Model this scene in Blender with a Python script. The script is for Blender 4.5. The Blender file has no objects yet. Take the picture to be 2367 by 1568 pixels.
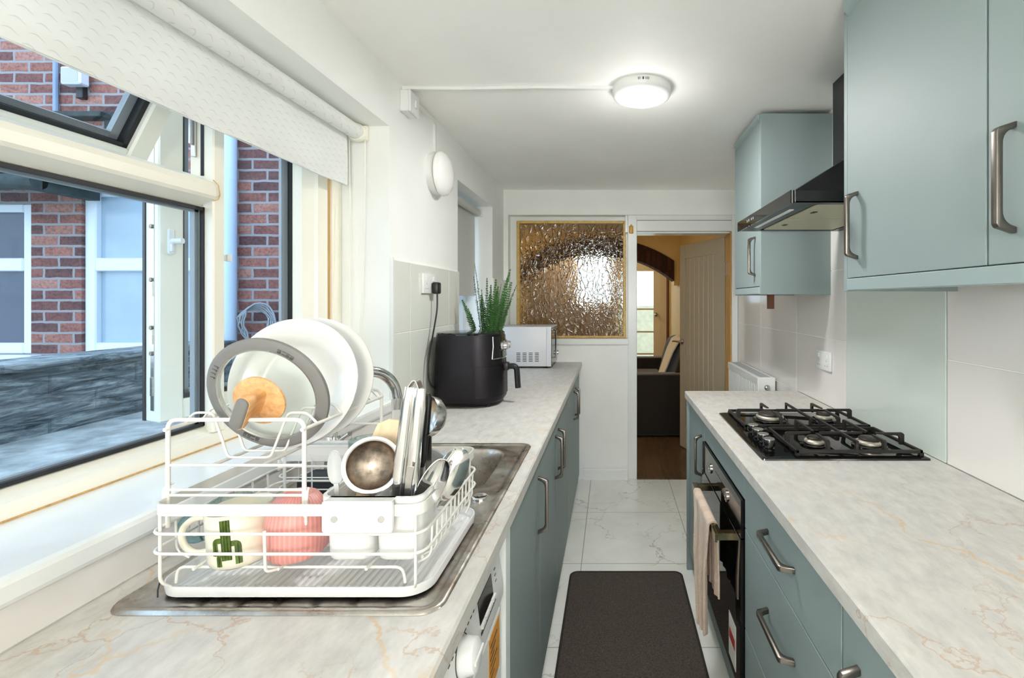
import bpy, bmesh, math, random
from mathutils import Vector, Matrix, Euler
random.seed(7)
PI = math.pi
SC = bpy.context.scene
COL = SC.collection

# ------------------------------------------------------------------ geometry helpers
def B():
    return bmesh.new()

def box(bm, x0, y0, z0, x1, y1, z1, bev=0.0, seg=1):
    vs = [bm.verts.new((x, y, z)) for z in (z0, z1) for x, y in ((x0, y0), (x1, y0), (x1, y1), (x0, y1))]
    fs = [bm.faces.new([vs[i] for i in f]) for f in ((3, 2, 1, 0), (4, 5, 6, 7), (0, 1, 5, 4), (1, 2, 6, 5), (2, 3, 7, 6), (3, 0, 4, 7))]
    if bev > 0:
        es = list({e for f in fs for e in f.edges})
        bmesh.ops.bevel(bm, geom=es, offset=bev, segments=seg, affect='EDGES', profile=0.5)
    return bm

def add(dst, src, M=None):
    """copy bmesh src into dst, optionally transformed"""
    if M is not None:
        bmesh.ops.transform(src, matrix=M, verts=src.verts[:])
    mp = {}
    for v in src.verts:
        mp[v] = dst.verts.new(v.co)
    for f in src.faces:
        try:
            nf = dst.faces.new([mp[v] for v in f.verts]); nf.material_index = f.material_index
        except ValueError:
            pass
    src.free()
    return dst

def rounded(pts, rad, seg=5, closed=False):
    """fillet the corners of a polyline"""
    P = [Vector(p) for p in pts]; n = len(P); out = []
    for i in range(n):
        if not closed and i in (0, n - 1):
            out.append(P[i]); continue
        a, b, c = P[i - 1], P[i], P[(i + 1) % n]
        d1, d2 = a - b, c - b
        r = min(rad if not isinstance(rad, (list, tuple)) else rad[i], d1.length * 0.49, d2.length * 0.49)
        if r < 1e-6 or d1.angle(d2) > PI - 0.02:
            out.append(b); continue
        s, e = b + d1.normalized() * r, b + d2.normalized() * r
        for k in range(seg + 1):
            t = k / seg
            out.append(s * (1 - t) ** 2 + b * 2 * t * (1 - t) + e * t * t)
    return out

def tube(bm, pts, r, n=8, closed=False, cap=True, flat=None):
    """sweep a circle (or ellipse when flat=(ry,rz,up)) along pts"""
    P = [Vector(p) for p in pts]; m = len(P)
    R = r if isinstance(r, (list, tuple)) else [r] * m
    T = []
    for i in range(m):
        a = P[i - 1] if (i > 0 or closed) else P[i]
        b = P[(i + 1) % m] if (i < m - 1 or closed) else P[i]
        t = b - a
        T.append(t.normalized() if t.length > 1e-9 else Vector((0, 0, 1)))
    ref = Vector((0, 0, 1)) if abs(T[0].z) < 0.9 else Vector((1, 0, 0))
    u = (ref - T[0] * ref.dot(T[0])).normalized()
    rings = []
    for i in range(m):
        u = u - T[i] * u.dot(T[i])
        u = u.normalized() if u.length > 1e-6 else T[i].orthogonal().normalized()
        w = T[i].cross(u)
        rings.append([bm.verts.new(P[i] + (u * math.cos(2 * PI * k / n) + w * math.sin(2 * PI * k / n)) * R[i]) for k in range(n)])
    for i in range(m if closed else m - 1):
        A, C = rings[i], rings[(i + 1) % m]
        for k in range(n):
            try:
                bm.faces.new([A[k], A[(k + 1) % n], C[(k + 1) % n], C[k]])
            except ValueError:
                pass
    if cap and not closed:
        bm.faces.new(rings[0][::-1]); bm.faces.new(rings[-1])
    return bm

def strip(bm, pts, prof, up=(0, 0, 1), closed=False, scales=None):
    """sweep a 2d profile [(a,b)] (a along side, b along up) along pts"""
    P = [Vector(p) for p in pts]; m = len(P); upv = Vector(up); rings = []
    for i in range(m):
        a = P[i - 1] if (i > 0 or closed) else P[i]
        b = P[(i + 1) % m] if (i < m - 1 or closed) else P[i]
        t = (b - a).normalized()
        s = t.cross(upv)
        s = s.normalized() if s.length > 1e-6 else t.orthogonal().normalized()
        q = s.cross(t).normalized()
        k = scales[i] if scales else (1, 1)
        rings.append([bm.verts.new(P[i] + s * x * k[0] + q * y * k[1]) for x, y in prof])
    n = len(prof)
    for i in range(m if closed else m - 1):
        A, C = rings[i], rings[(i + 1) % m]
        for k in range(n):
            bm.faces.new([A[k], A[(k + 1) % n], C[(k + 1) % n], C[k]])
    if not closed:
        bm.faces.new(rings[0][::-1]); bm.faces.new(rings[-1])
    return bm

def lathe(bm, prof, n=32, M=None):
    """revolve [(r,z)] around z"""
    t = bmesh.new(); rings = []
    for r, z in prof:
        if r < 1e-6:
            rings.append([t.verts.new((0, 0, z))])
        else:
            rings.append([t.verts.new((r * math.cos(2 * PI * k / n), r * math.sin(2 * PI * k / n), z)) for k in range(n)])
    for A, C in zip(rings[:-1], rings[1:]):
        for k in range(n):
            a, b = A[k % len(A)], A[(k + 1) % len(A)]
            c, d = C[(k + 1) % len(C)], C[k % len(C)]
            vs = []
            for v in (a, b, c, d):
                if v not in vs:
                    vs.append(v)
            if len(vs) > 2:
                try:
                    t.faces.new(vs)
                except ValueError:
                    pass
    bmesh.ops.recalc_face_normals(t, faces=t.faces[:])
    return add(bm, t, M)

def prism(bm, poly, axis, a, b, bev=0.0):
    """extrude a 2d polygon along an axis: 'x' poly=(y,z), 'y' poly=(x,z), 'z' poly=(x,y)"""
    t = bmesh.new()
    def co(p, h):
        return {'x': (h, p[0], p[1]), 'y': (p[0], h, p[1]), 'z': (p[0], p[1], h)}[axis]
    A = [t.verts.new(co(p, a)) for p in poly]; C = [t.verts.new(co(p, b)) for p in poly]
    n = len(poly)
    t.faces.new(A); t.faces.new(C[::-1])
    for k in range(n):
        t.faces.new([A[k], C[k], C[(k + 1) % n], A[(k + 1) % n]])
    bmesh.ops.recalc_face_normals(t, faces=t.faces[:])
    if bev:
        bmesh.ops.bevel(t, geom=t.edges[:], offset=bev, segments=2, affect='EDGES', profile=0.5)
    return add(bm, t)

def rr(w, d, r, n=6, cx=0.0, cy=0.0):
    """rounded rectangle outline, counter-clockwise"""
    out = []
    r = min(r, w / 2 - 1e-5, d / 2 - 1e-5)
    for sx, sy, a0 in ((1, 1, 0), (-1, 1, PI / 2), (-1, -1, PI), (1, -1, 1.5 * PI)):
        for k in range(n + 1):
            a = a0 + PI / 2 * k / n
            out.append((cx + sx * (w / 2 - r) + r * math.cos(a), cy + sy * (d / 2 - r) + r * math.sin(a)))
    return out

def loft(bm, rings, cap0=True, cap1=True):
    """rings: list of equally long point lists"""
    t = bmesh.new()
    V = [[t.verts.new(p) for p in ring] for ring in rings]; n = len(V[0])
    for A, C in zip(V[:-1], V[1:]):
        for k in range(n):
            t.faces.new([A[k], A[(k + 1) % n], C[(k + 1) % n], C[k]])
    if cap0: t.faces.new(V[0][::-1])
    if cap1: t.faces.new(V[-1])
    bmesh.ops.recalc_face_normals(t, faces=t.faces[:])
    return add(bm, t)

def ring3(pts2, z):
    return [(x, y, z) for x, y in pts2]

def sheet(bm, f, nu, nv, thick=0.0):
    t = bmesh.new()
    V = [[t.verts.new(f(i / nu, j / nv)) for j in range(nv + 1)] for i in range(nu + 1)]
    for i in range(nu):
        for j in range(nv):
            t.faces.new([V[i][j], V[i + 1][j], V[i + 1][j + 1], V[i][j + 1]])
    if thick:
        bmesh.ops.recalc_face_normals(t, faces=t.faces[:])
        bmesh.ops.solidify(t, geom=t.faces[:], thickness=thick)
    return add(bm, t)

def cyl(bm, p0, p1, r, n=24, r1=None):
    return tube(bm, [p0, p1], [r, r if r1 is None else r1], n)

def rot(axis, deg):
    return Matrix.Rotation(math.radians(deg), 4, axis)

def T(x, y, z):
    return Matrix.Translation((x, y, z))

# ------------------------------------------------------------------ object helpers
BASE = {}     # object name -> world position its vertices are relative to

def world_base(o):
    p = Vector((0, 0, 0))
    while o is not None:
        p += o.location; o = o.parent
    return p

def obj(name, bm, mat, parent=None, smooth=35, origin=None):
    """link a bmesh (in world coordinates) as one mesh object"""
    bmesh.ops.recalc_face_normals(bm, faces=bm.faces[:])
    if parent is None:
        if origin is None:
            xs = [v.co for v in bm.verts]
            origin = Vector(((min(v.x for v in xs) + max(v.x for v in xs)) / 2, (min(v.y for v in xs) + max(v.y for v in xs)) / 2, min(v.z for v in xs)))
        base = Vector(origin)
    else:
        base = world_base(parent)
    bmesh.ops.translate(bm, vec=-base, verts=bm.verts[:])
    me = bpy.data.meshes.new(name); bm.to_mesh(me); bm.free()
    for m in (mat if isinstance(mat, (list, tuple)) else [mat]):
        me.materials.append(m)
    if smooth:
        for p in me.polygons: p.use_smooth = True
        me.set_sharp_from_angle(angle=math.radians(smooth))
    o = bpy.data.objects.new(name, me); COL.objects.link(o)
    if parent is None:
        o.location = base
    else:
        o.parent = parent
    return o

def tag(o, label, cat, group=None, kind=None):
    o['label'] = label; o['category'] = cat
    if group: o['group'] = group
    if kind: o['kind'] = kind
    return o

def thing(name, loc, label, cat, group=None, kind=None):
    o = bpy.data.objects.new(name, None); COL.objects.link(o)
    o.empty_display_size = 0.05; o.location = loc
    return tag(o, label, cat, group, kind)

def struct(name, bm, mat, parent=None, smooth=0, **kw):
    o = obj(name, bm, mat, parent, smooth, **kw)
    if parent is None: o['kind'] = 'structure'
    return o

def structure(name, loc):
    o = bpy.data.objects.new(name, None); COL.objects.link(o); o.location = loc; o['kind'] = 'structure'
    return o

def dup(root, loc=None, rotz=None, label=None):
    def cp(o, par):
        c = o.copy(); COL.objects.link(c); c.parent = par
        for ch in o.children: cp(ch, c)
        return c
    r = cp(root, root.parent)
    if loc is not None: r.location = loc
    if rotz is not None: r.rotation_euler[2] = rotz
    if label: r['label'] = label
    return r
# ------------------------------------------------------------------ materials
def lin(c):
    def f(v):
        v /= 255.0
        return v / 12.92 if v <= 0.04045 else ((v + 0.055) / 1.055) ** 2.4
    return (f(c[0]), f(c[1]), f(c[2]), 1.0)

class N:
    """small node-tree builder"""
    def __init__(s, name):
        s.m = bpy.data.materials.new(name); s.m.use_nodes = True
        s.t = s.m.node_tree; s.t.nodes.clear()
        s.out = s.t.nodes.new('ShaderNodeOutputMaterial')
    def n(s, typ, **kw):
        nd = s.t.nodes.new('ShaderNode' + typ)
        for k, v in kw.items():
            if k.startswith('_'): setattr(nd, k[1:], v)
            else:
                key = k.replace('__', ' ')
                nd.inputs[int(key[1:]) if key[0] == 'i' and key[1:].isdigit() else key].default_value = v
        return nd
    def l(s, a, b):
        s.t.links.new(a, b)
    def bsdf(s, color=(0.8, 0.8, 0.8, 1), rough=0.5, metal=0.0, **kw):
        b = s.n('BsdfPrincipled'); b.inputs['Base Color'].default_value = color
        b.inputs['Roughness'].default_value = rough; b.inputs['Metallic'].default_value = metal
        for k, v in kw.items(): b.inputs[k.replace('__', ' ')].default_value = v
        s.l(b.outputs[0], s.out.inputs[0]); return b
    def pos(s):
        return s.n('NewGeometry').outputs['Position']
    def oco(s):
        return s.n('TexCoord').outputs['Object']
    def noise(s, vec, scale, detail=3, rough=0.5, dist=0.0):
        nd = s.n('TexNoise', Scale=scale, Detail=detail, Roughness=rough, Distortion=dist); s.l(vec, nd.inputs['Vector']); return nd
    def ramp(s, fac, stops):
        r = s.n('ValToRGB'); e = r.color_ramp.elements
        while len(e) < len(stops): e.new(0.5)
        for i, (p, c) in enumerate(stops):
            e[i].position = p; e[i].color = c if len(c) == 4 else (*c, 1)
        s.l(fac, r.inputs[0]); return r.outputs[0]
    def mix(s, fac, a, b, blend='MIX'):
        m = s.n('Mix', _data_type='RGBA', _blend_type=blend)
        if hasattr(fac, 'is_output'): s.l(fac, m.inputs[0])
        else: m.inputs[0].default_value = fac
        for v, i in ((a, 6), (b, 7)):
            if hasattr(v, 'is_output'): s.l(v, m.inputs[i])
            else: m.inputs[i].default_value = v
        return m.outputs[2]
    def math(s, op, a, b=0.0, c=0.0):
        m = s.n('Math', _operation=op)
        for v, i in ((a, 0), (b, 1), (c, 2)):
            if hasattr(v, 'is_output'): s.l(v, m.inputs[i])
            else: m.inputs[i].default_value = v
        return m.outputs[0]
    def bump(s, h, bs, strength=0.3, dist=0.01):
        b = s.n('Bump', Strength=strength, Distance=dist); s.l(h, b.inputs['Height']); s.l(b.outputs[0], bs.inputs['Normal']); return b
    def scaled(s, vec, sc):
        m = s.n('Mapping'); m.inputs['Scale'].default_value = sc; s.l(vec, m.inputs['Vector']); return m.outputs[0]

def simple(name, rgb, rough=0.5, metal=0.0, bump=0.0, bscale=200, bdist=0.001, vary=0.0, vscale=8, **kw):
    k = N(name); b = k.bsdf(lin(rgb), rough, metal, **kw)
    if bump:
        k.bump(k.noise(k.oco(), bscale, 3).outputs[0], b, bump, bdist)
    if vary:
        c = lin(rgb); d = tuple(v * (1 - vary) for v in c[:3]) + (1,)
        nz = k.noise(k.oco(), vscale, 5, 0.6).outputs[0]
        k.l(k.ramp(nz, [(0.35, d), (0.65, c)]), b.inputs['Base Color'])
    return k.m

def wall_paint(name, rgb):
    k = N(name); b = k.bsdf(lin(rgb), 0.6)
    p = k.pos()
    k.bump(k.noise(p, 60, 4).outputs[0], b, 0.12, 0.003)
    c = lin(rgb); d = tuple(v * 0.95 for v in c[:3]) + (1,)
    k.l(k.ramp(k.noise(p, 3, 4).outputs[0], [(0.3, d), (0.7, c)]), b.inputs['Base Color'])
    return k.m

def marble_worktop():
    k = N('marble_worktop_laminate'); b = k.bsdf(rough=0.42)
    p = k.pos()
    # cloudy streaky base
    st = k.scaled(p, (1.0, 0.45, 1.0))
    cl = k.noise(st, 34, 7, 0.68).outputs[0]
    base = k.ramp(cl, [(0.32, lin((184, 181, 177))), (0.5, lin((201, 198, 192))), (0.66, lin((213, 210, 204)))])
    big = k.noise(p, 5, 4, 0.6).outputs[0]
    base = k.mix(k.ramp(big, [(0.35, (0, 0, 0)), (0.7, (0.5, 0.5, 0.5))]), base, lin((194, 192, 190)))
    # veins
    wob = k.noise(p, 5, 6, 0.6)
    v = k.n('VectorMath', _operation='MULTIPLY_ADD'); k.l(wob.outputs['Color'], v.inputs[0])
    v.inputs[1].default_value = (0.28, 0.28, 0.28); k.l(p, v.inputs[2])
    def veins(scale, w0, w1, masksc, lo, hi, off):
        m = k.n('Mapping'); m.inputs['Location'].default_value = off; m.inputs['Rotation'].default_value = (0, 0, 0.5)
        m.inputs['Scale'].default_value = (1, 0.6, 1); k.l(v.outputs[0], m.inputs['Vector'])
        vo = k.n('TexVoronoi', _feature='DISTANCE_TO_EDGE', Scale=scale); k.l(m.outputs[0], vo.inputs['Vector'])
        line = k.ramp(vo.outputs['Distance'], [(w0, (1, 1, 1)), (w1, (0, 0, 0))])
        mk = k.n('Mapping'); mk.inputs['Location'].default_value = (off[1] + 3, off[0], 2); k.l(p, mk.inputs['Vector'])
        mask = k.ramp(k.noise(mk.outputs[0], masksc, 2).outputs[0], [(lo, (0, 0, 0)), (hi, (1, 1, 1))])
        return k.math('MULTIPLY', line, mask)
    v1 = veins(2.6, 0.004, 0.013, 2.5, 0.42, 0.60, (0.3, 0.9, 0))
    v2 = veins(4.2, 0.002, 0.009, 3.0, 0.40, 0.56, (2.3, 4.1, 1))
    c = k.mix(k.math('MULTIPLY', v2, 0.8), base, lin((186, 160, 138)))
    c = k.mix(k.math('MULTIPLY', v1, 0.75), c, lin((208, 176, 132)))
    k.l(c, b.inputs['Base Color'])
    k.bump(cl, b, 0.06, 0.002)
    return k.m

def floor_tiles():
    k = N('polished_marble_floor_tiles'); b = k.bsdf(rough=0.16)
    p = k.pos()
    m = k.n('Mapping'); m.inputs['Location'].default_value = (-0.443, -3.086 + 0.6, 0); k.l(p, m.inputs['Vector'])
    br = k.n('TexBrick', Scale=1.0, Mortar__Size=0.0025, Mortar__Smooth=0.1, Brick__Width=0.6, Row__Height=0.6)
    br.offset = 0.0
    k.l(m.outputs[0], br.inputs['Vector'])
    wob = k.noise(p, 3.2, 5, 0.6)
    v = k.n('VectorMath', _operation='MULTIPLY_ADD'); k.l(wob.outputs['Color'], v.inputs[0])
    v.inputs[1].default_value = (0.55, 0.55, 0.55); k.l(p, v.inputs[2])
    vo = k.n('TexVoronoi', _feature='DISTANCE_TO_EDGE', Scale=2.6); k.l(v.outputs[0], vo.inputs['Vector'])
    line = k.ramp(vo.outputs['Distance'], [(0.002, (1, 1, 1)), (0.016, (0, 0, 0))])
    mask = k.ramp(k.noise(p, 2.2, 2).outputs[0], [(0.4, (0, 0, 0)), (0.62, (1, 1, 1))])
    base = k.ramp(k.noise(p, 4, 5).outputs[0], [(0.3, lin((222, 224, 218))), (0.7, lin((238, 239, 234)))])
    c = k.mix(k.math('MULTIPLY', k.math('MULTIPLY', line, mask), 0.6), base, lin((150, 146, 136)))
    c = k.mix(br.outputs['Fac'], c, lin((160, 158, 150)))
    k.l(c, b.inputs['Base Color'])
    k.l(k.ramp(br.outputs['Fac'], [(0, (0.16, 0.16, 0.16)), (1, (0.6, 0.6, 0.6))]), b.inputs['Roughness'])
    return k.m

def brick_wall(name, cols, mortar, sc=1.0, swap='xz', width=0.225, row=0.082, msize=0.012):
    k = N(name); b = k.bsdf(rough=0.9)
    p = k.pos()
    s = k.n('SeparateXYZ'); k.l(p, s.inputs[0]); c = k.n('CombineXYZ')
    k.l(s.outputs['X' if swap == 'xz' else 'Y'], c.inputs[0]); k.l(s.outputs['Z'], c.inputs[1])
    wob = k.noise(p, 14, 3)
    va = k.n('VectorMath', _operation='MULTIPLY_ADD'); k.l(wob.outputs['Color'], va.inputs[0]); va.inputs[1].default_value = (0.016, 0.012, 0); k.l(c.outputs[0], va.inputs[2])
    br = k.n('TexBrick', Scale=sc, Mortar__Size=msize, Mortar__Smooth=0.25, Brick__Width=width, Row__Height=row)
    br.offset = 0.5; br.inputs['Color1'].default_value = (0, 0, 0, 1); br.inputs['Color2'].default_value = (1, 1, 1, 1); br.inputs['Mortar'].default_value = (0.5, 0.5, 0.5, 1)
    k.l(va.outputs[0], br.inputs['Vector'])
    st = k.scaled(c.outputs[0], (4.4, 12.0, 1))
    nz = k.noise(st, 1.0, 3, 0.6).outputs[0]
    f = k.mix(0.45, br.outputs['Color'], nz)
    bc = k.ramp(f, [(0.18, lin(cols[0])), (0.42, lin(cols[1])), (0.6, lin(cols[2])), (0.85, lin(cols[3]))])
    speck = k.ramp(k.noise(p, 45, 5, 0.7).outputs[0], [(0.36, (0.55, 0.55, 0.55)), (0.56, (1, 1, 1))])
    bc = k.mix(1.0, bc, speck, 'MULTIPLY')
    fin = k.mix(br.outputs['Fac'], bc, lin(mortar))
    k.l(fin, b.inputs['Base Color'])
    h = k.math('SUBTRACT', k.noise(p, 70, 4).outputs[0], k.math('MULTIPLY', br.outputs['Fac'], 2.0))
    k.bump(h, b, 0.5, 0.006)
    return k.m

def stone_wall():
    k = N('weathered_stone_block'); b = k.bsdf(rough=0.95)
    p = k.pos()
    s = k.n('SeparateXYZ'); k.l(p, s.inputs[0]); c = k.n('CombineXYZ'); k.l(s.outputs['Y'], c.inputs[0]); k.l(s.outputs['Z'], c.inputs[1])
    br = k.n('TexBrick', Scale=1.0, Mortar__Size=0.008, Mortar__Smooth=0.4, Brick__Width=0.42, Row__Height=0.115)
    k.l(c.outputs[0], br.inputs['Vector'])
    st = k.scaled(p, (5, 2.4, 20))
    nz = k.noise(st, 1.6, 8, 0.72, 0.8).outputs[0]
    col = k.ramp(nz, [(0.36, lin((58, 64, 67))), (0.49, lin((122, 132, 134))), (0.61, lin((182, 188, 186))), (0.76, lin((222, 224, 218)))])
    col = k.mix(k.math('MULTIPLY', br.outputs['Fac'], 0.3), col, lin((60, 66, 70)))
    k.l(col, b.inputs['Base Color'])
    k.bump(k.math('SUBTRACT', nz, k.math('MULTIPLY', br.outputs['Fac'], 0.3)), b, 0.8, 0.03)
    return k.m

def glass_pane(name, tint=(1, 1, 1), refl=0.06):
    k = N(name)
    t = k.n('BsdfTransparent'); t.inputs[0].default_value = (*tint, 1)
    g = k.n('BsdfGlossy'); g.inputs['Roughness'].default_value = 0.02
    f = k.n('Fresnel'); f.inputs[0].default_value = 1.45
    bf = k.math('SUBTRACT', 1.0, k.n('NewGeometry').outputs['Backfacing'])
    m = k.n('MixShader'); k.l(k.math('MULTIPLY', k.math('MULTIPLY', f.outputs[0], refl / 0.06), bf), m.inputs[0]); k.l(t.outputs[0], m.inputs[1]); k.l(g.outputs[0], m.inputs[2])
    k.l(m.outputs[0], k.out.inputs[0])
    return k.m

def real_glass(name, rgb=(255, 255, 255), rough=0.0, ior=1.45):
    k = N(name); g = k.n('BsdfGlass'); g.inputs['Color'].default_value = lin(rgb); g.inputs['Roughness'].default_value = rough; g.inputs['IOR'].default_value = ior
    # thin objects: let part of the light straight through so they stay light
    t = k.n('BsdfTransparent'); t.inputs[0].default_value = lin(rgb)
    m = k.n('MixShader'); m.inputs[0].default_value = 0.5
    k.l(g.outputs[0], m.inputs[1]); k.l(t.outputs[0], m.inputs[2]); k.l(m.outputs[0], k.out.inputs[0])
    return k.m

def obscure_glass():
    k = N('obscure_patterned_glass')
    g = k.n('BsdfGlass'); g.inputs['Color'].default_value = (0.93, 0.91, 0.87, 1); g.inputs['Roughness'].default_value = 0.03; g.inputs['IOR'].default_value = 1.5
    p = k.pos()
    wob = k.noise(p, 9, 3)
    v = k.n('VectorMath', _operation='MULTIPLY_ADD'); k.l(wob.outputs['Color'], v.inputs[0]); v.inputs[1].default_value = (0.06, 0.0, 0.06); k.l(p, v.inputs[2])
    s = k.scaled(v.outputs[0], (1.25, 0.0, 0.75))
    vo = k.n('TexVoronoi', _feature='SMOOTH_F1', Scale=21); vo.inputs['Smoothness'].default_value = 0.25; k.l(s, vo.inputs['Vector'])
    vo2 = k.n('TexVoronoi', _feature='DISTANCE_TO_EDGE', Scale=21); k.l(s, vo2.inputs['Vector'])
    ridge = k.ramp(vo2.outputs['Distance'], [(0.0, (1, 1, 1)), (0.14, (0, 0, 0))])
    h = k.math('ADD', k.math('MULTIPLY', vo.outputs['Distance'], 0.8), k.math('MULTIPLY', ridge, 0.45))
    bp = k.n('Bump', Strength=0.85, Distance=0.014); k.l(h, bp.inputs['Height']); k.l(bp.outputs[0], g.inputs['Normal'])
    k.l(g.outputs[0], k.out.inputs[0])
    return k.m

def blind_fabric():
    k = N('cream_wave_patterned_blind_fabric')
    p = k.pos(); s = k.n('SeparateXYZ'); k.l(p, s.inputs[0])
    y, z = s.outputs['Y'], s.outputs['Z']
    # rows of short tilde marks, each row shifted
    row = k.math('DIVIDE', k.math('ADD', z, k.math('MULTIPLY', y, 0.12)), 0.0115)
    ph = k.math('MULTIPLY', k.math('FLOOR', row), 0.85)
    u = k.math('ADD', k.math('DIVIDE', y, 0.030), ph)
    sn = k.math('SINE', k.math('MULTIPLY', u, 2 * PI))
    fr = k.math('FRACT', row)
    d = k.math('ABSOLUTE', k.math('SUBTRACT', k.math('SUBTRACT', fr, 0.5), k.math('MULTIPLY', sn, 0.24)))
    cut = k.math('MULTIPLY', k.math('SINE', k.math('ADD', k.math('MULTIPLY', u, PI), 0.6)), 0.13)
    mark = k.ramp(k.math('SUBTRACT', cut, d), [(0.0, (0, 0, 0)), (0.06, (1, 1, 1))])
    big = k.ramp(k.noise(p, 5, 3).outputs[0], [(0.3, lin((238, 239, 237))), (0.7, lin((246, 247, 245)))])
    col = k.mix(k.math('MULTIPLY', mark, 0.6), big, lin((212, 213, 210)))
    b = k.n('BsdfPrincipled'); b.inputs['Roughness'].default_value = 0.75; k.l(col, b.inputs['Base Color'])
    bp = k.n('Bump', Strength=0.08, Distance=0.001); k.l(mark, bp.inputs['Height']); k.l(bp.outputs[0], b.inputs['Normal'])
    tr = k.n('BsdfTranslucent'); k.l(col, tr.inputs[0])
    m = k.n('MixShader'); m.inputs[0].default_value = 0.18; k.l(b.outputs[0], m.inputs[1]); k.l(tr.outputs[0], m.inputs[2]); k.l(m.outputs[0], k.out.inputs[0])
    return k.m

def wood(name, a, c, scale=(6, 60, 6), rough=0.5, coord='obj'):
    k = N(name); b = k.bsdf(rough=rough)
    p = k.oco() if coord == 'obj' else k.pos()
    nz = k.noise(k.scaled(p, scale), 1.6, 6, 0.65, 0.6).outputs[0]
    k.l(k.ramp(nz, [(0.32, lin(a)), (0.68, lin(c))]), b.inputs['Base Color'])
    k.bump(nz, b, 0.1, 0.001)
    return k.m

def wood_floor():
    k = N('dark_oak_floorboards'); b = k.bsdf(rough=0.35)
    p = k.pos()
    br = k.n('TexBrick', Scale=1.0, Mortar__Size=0.002, Brick__Width=1.2, Row__Height=0.14)
    m = k.n('Mapping'); m.inputs['Rotation'].default_value = (0, 0, PI / 2); k.l(p, m.inputs['Vector']); k.l(m.outputs[0], br.inputs['Vector'])
    br.inputs['Color1'].default_value = (0.25, 0.25, 0.25, 1); br.inputs['Color2'].default_value = (0.75, 0.75, 0.75, 1); br.inputs['Mortar'].default_value = (0, 0, 0, 1)
    nz = k.noise(k.scaled(p, (14, 2.0, 1)), 1.8, 6, 0.7, 1.0).outputs[0]
    f = k.mix(0.35, nz, br.outputs['Color'])
    k.l(k.ramp(f, [(0.25, lin((52, 40, 28))), (0.5, lin((98, 78, 56))), (0.75, lin((134, 110, 82)))]), b.inputs['Base Color'])
    return k.m

def brushed(name, rgb, rough=0.3, axis=(1, 1, 60), bump=0.05):
    k = N(name); b = k.bsdf(lin(rgb), rough, 1.0)
    nz = k.noise(k.scaled(k.oco(), axis), 12, 3).outputs[0]
    k.l(k.ramp(nz, [(0.3, (rough * 0.8,) * 3), (0.7, (rough * 1.25,) * 3)]), b.inputs['Roughness'])
    if bump: k.bump(nz, b, bump, 0.0005)
    return k.m

def stained_steel():
    k = N('stained_stainless_steel'); b = k.bsdf(lin((196, 192, 186)), 0.28, 1.0)
    p = k.pos()
    nz = k.noise(p, 11, 6, 0.65).outputs[0]
    k.l(k.ramp(nz, [(0.32, lin((148, 132, 116))), (0.5, lin((190, 182, 172))), (0.7, lin((214, 212, 208)))]), b.inputs['Base Color'])
    k.l(k.ramp(k.noise(p, 30, 4).outputs[0], [(0.3, (0.22,) * 3), (0.7, (0.42,) * 3)]), b.inputs['Roughness'])
    return k.m

def emit(name, rgb, strength):
    k = N(name); e = k.n('Emission'); e.inputs[0].default_value = lin(rgb); e.inputs[1].default_value = strength
    k.l(e.outputs[0], k.out.inputs[0]); return k.m

def towel_mat():
    k = N('peach_terry_towelling'); b = k.bsdf(rough=0.95, Sheen__Weight=0.4)
    p = k.pos(); nz = k.noise(p, 420, 2, 0.7).outputs[0]
    s = k.n('SeparateXYZ'); k.l(p, s.inputs[0])
    band = k.math('SINE', k.math('MULTIPLY', k.math('ADD', s.outputs['Y'], k.math('MULTIPLY', k.noise(p, 12, 2).outputs[0], 0.05)), 75))
    a = k.ramp(nz, [(0.3, lin((206, 178, 154))), (0.7, lin((244, 222, 202)))])
    k.l(k.mix(k.math('MULTIPLY', k.math('GREATER_THAN', band, 0.2), 0.35), a, lin((190, 164, 146))), b.inputs['Base Color'])
    k.bump(nz, b, 0.8, 0.004)
    return k.m

def mat_weave():
    k = N('dark_brown_woven_mat'); b = k.bsdf(rough=0.95)
    p = k.pos(); w = k.n('TexChecker', Scale=260); k.l(p, w.inputs['Vector'])
    nz = k.noise(p, 160, 3, 0.7).outputs[0]
    c = k.ramp(nz, [(0.3, lin((46, 40, 35))), (0.6, lin((78, 70, 62))), (0.8, lin((104, 95, 85)))])
    spots = k.ramp(k.noise(p, 24, 2).outputs[0], [(0.70, (0, 0, 0)), (0.73, (1, 1, 1))])
    k.l(k.mix(k.math('MULTIPLY', spots, 0.4), c, lin((30, 26, 23))), b.inputs['Base Color'])
    k.bump(nz, b, 0.6, 0.004)
    return k.m

def ribbed(name, rgb, rgb2, freq, rough=0.4):
    k = N(name); b = k.bsdf(rough=rough)
    s = k.n('SeparateXYZ'); k.l(k.oco(), s.inputs[0])
    a = k.math('ARCTAN2', s.outputs['Y'], s.outputs['X'])
    w = k.math('SINE', k.math('MULTIPLY', a, freq))
    k.l(k.ramp(w, [(0.0, lin(rgb2)), (0.6, lin(rgb))]), b.inputs['Base Color'])
    k.bump(w, b, 0.12, 0.001)
    return k.m

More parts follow.
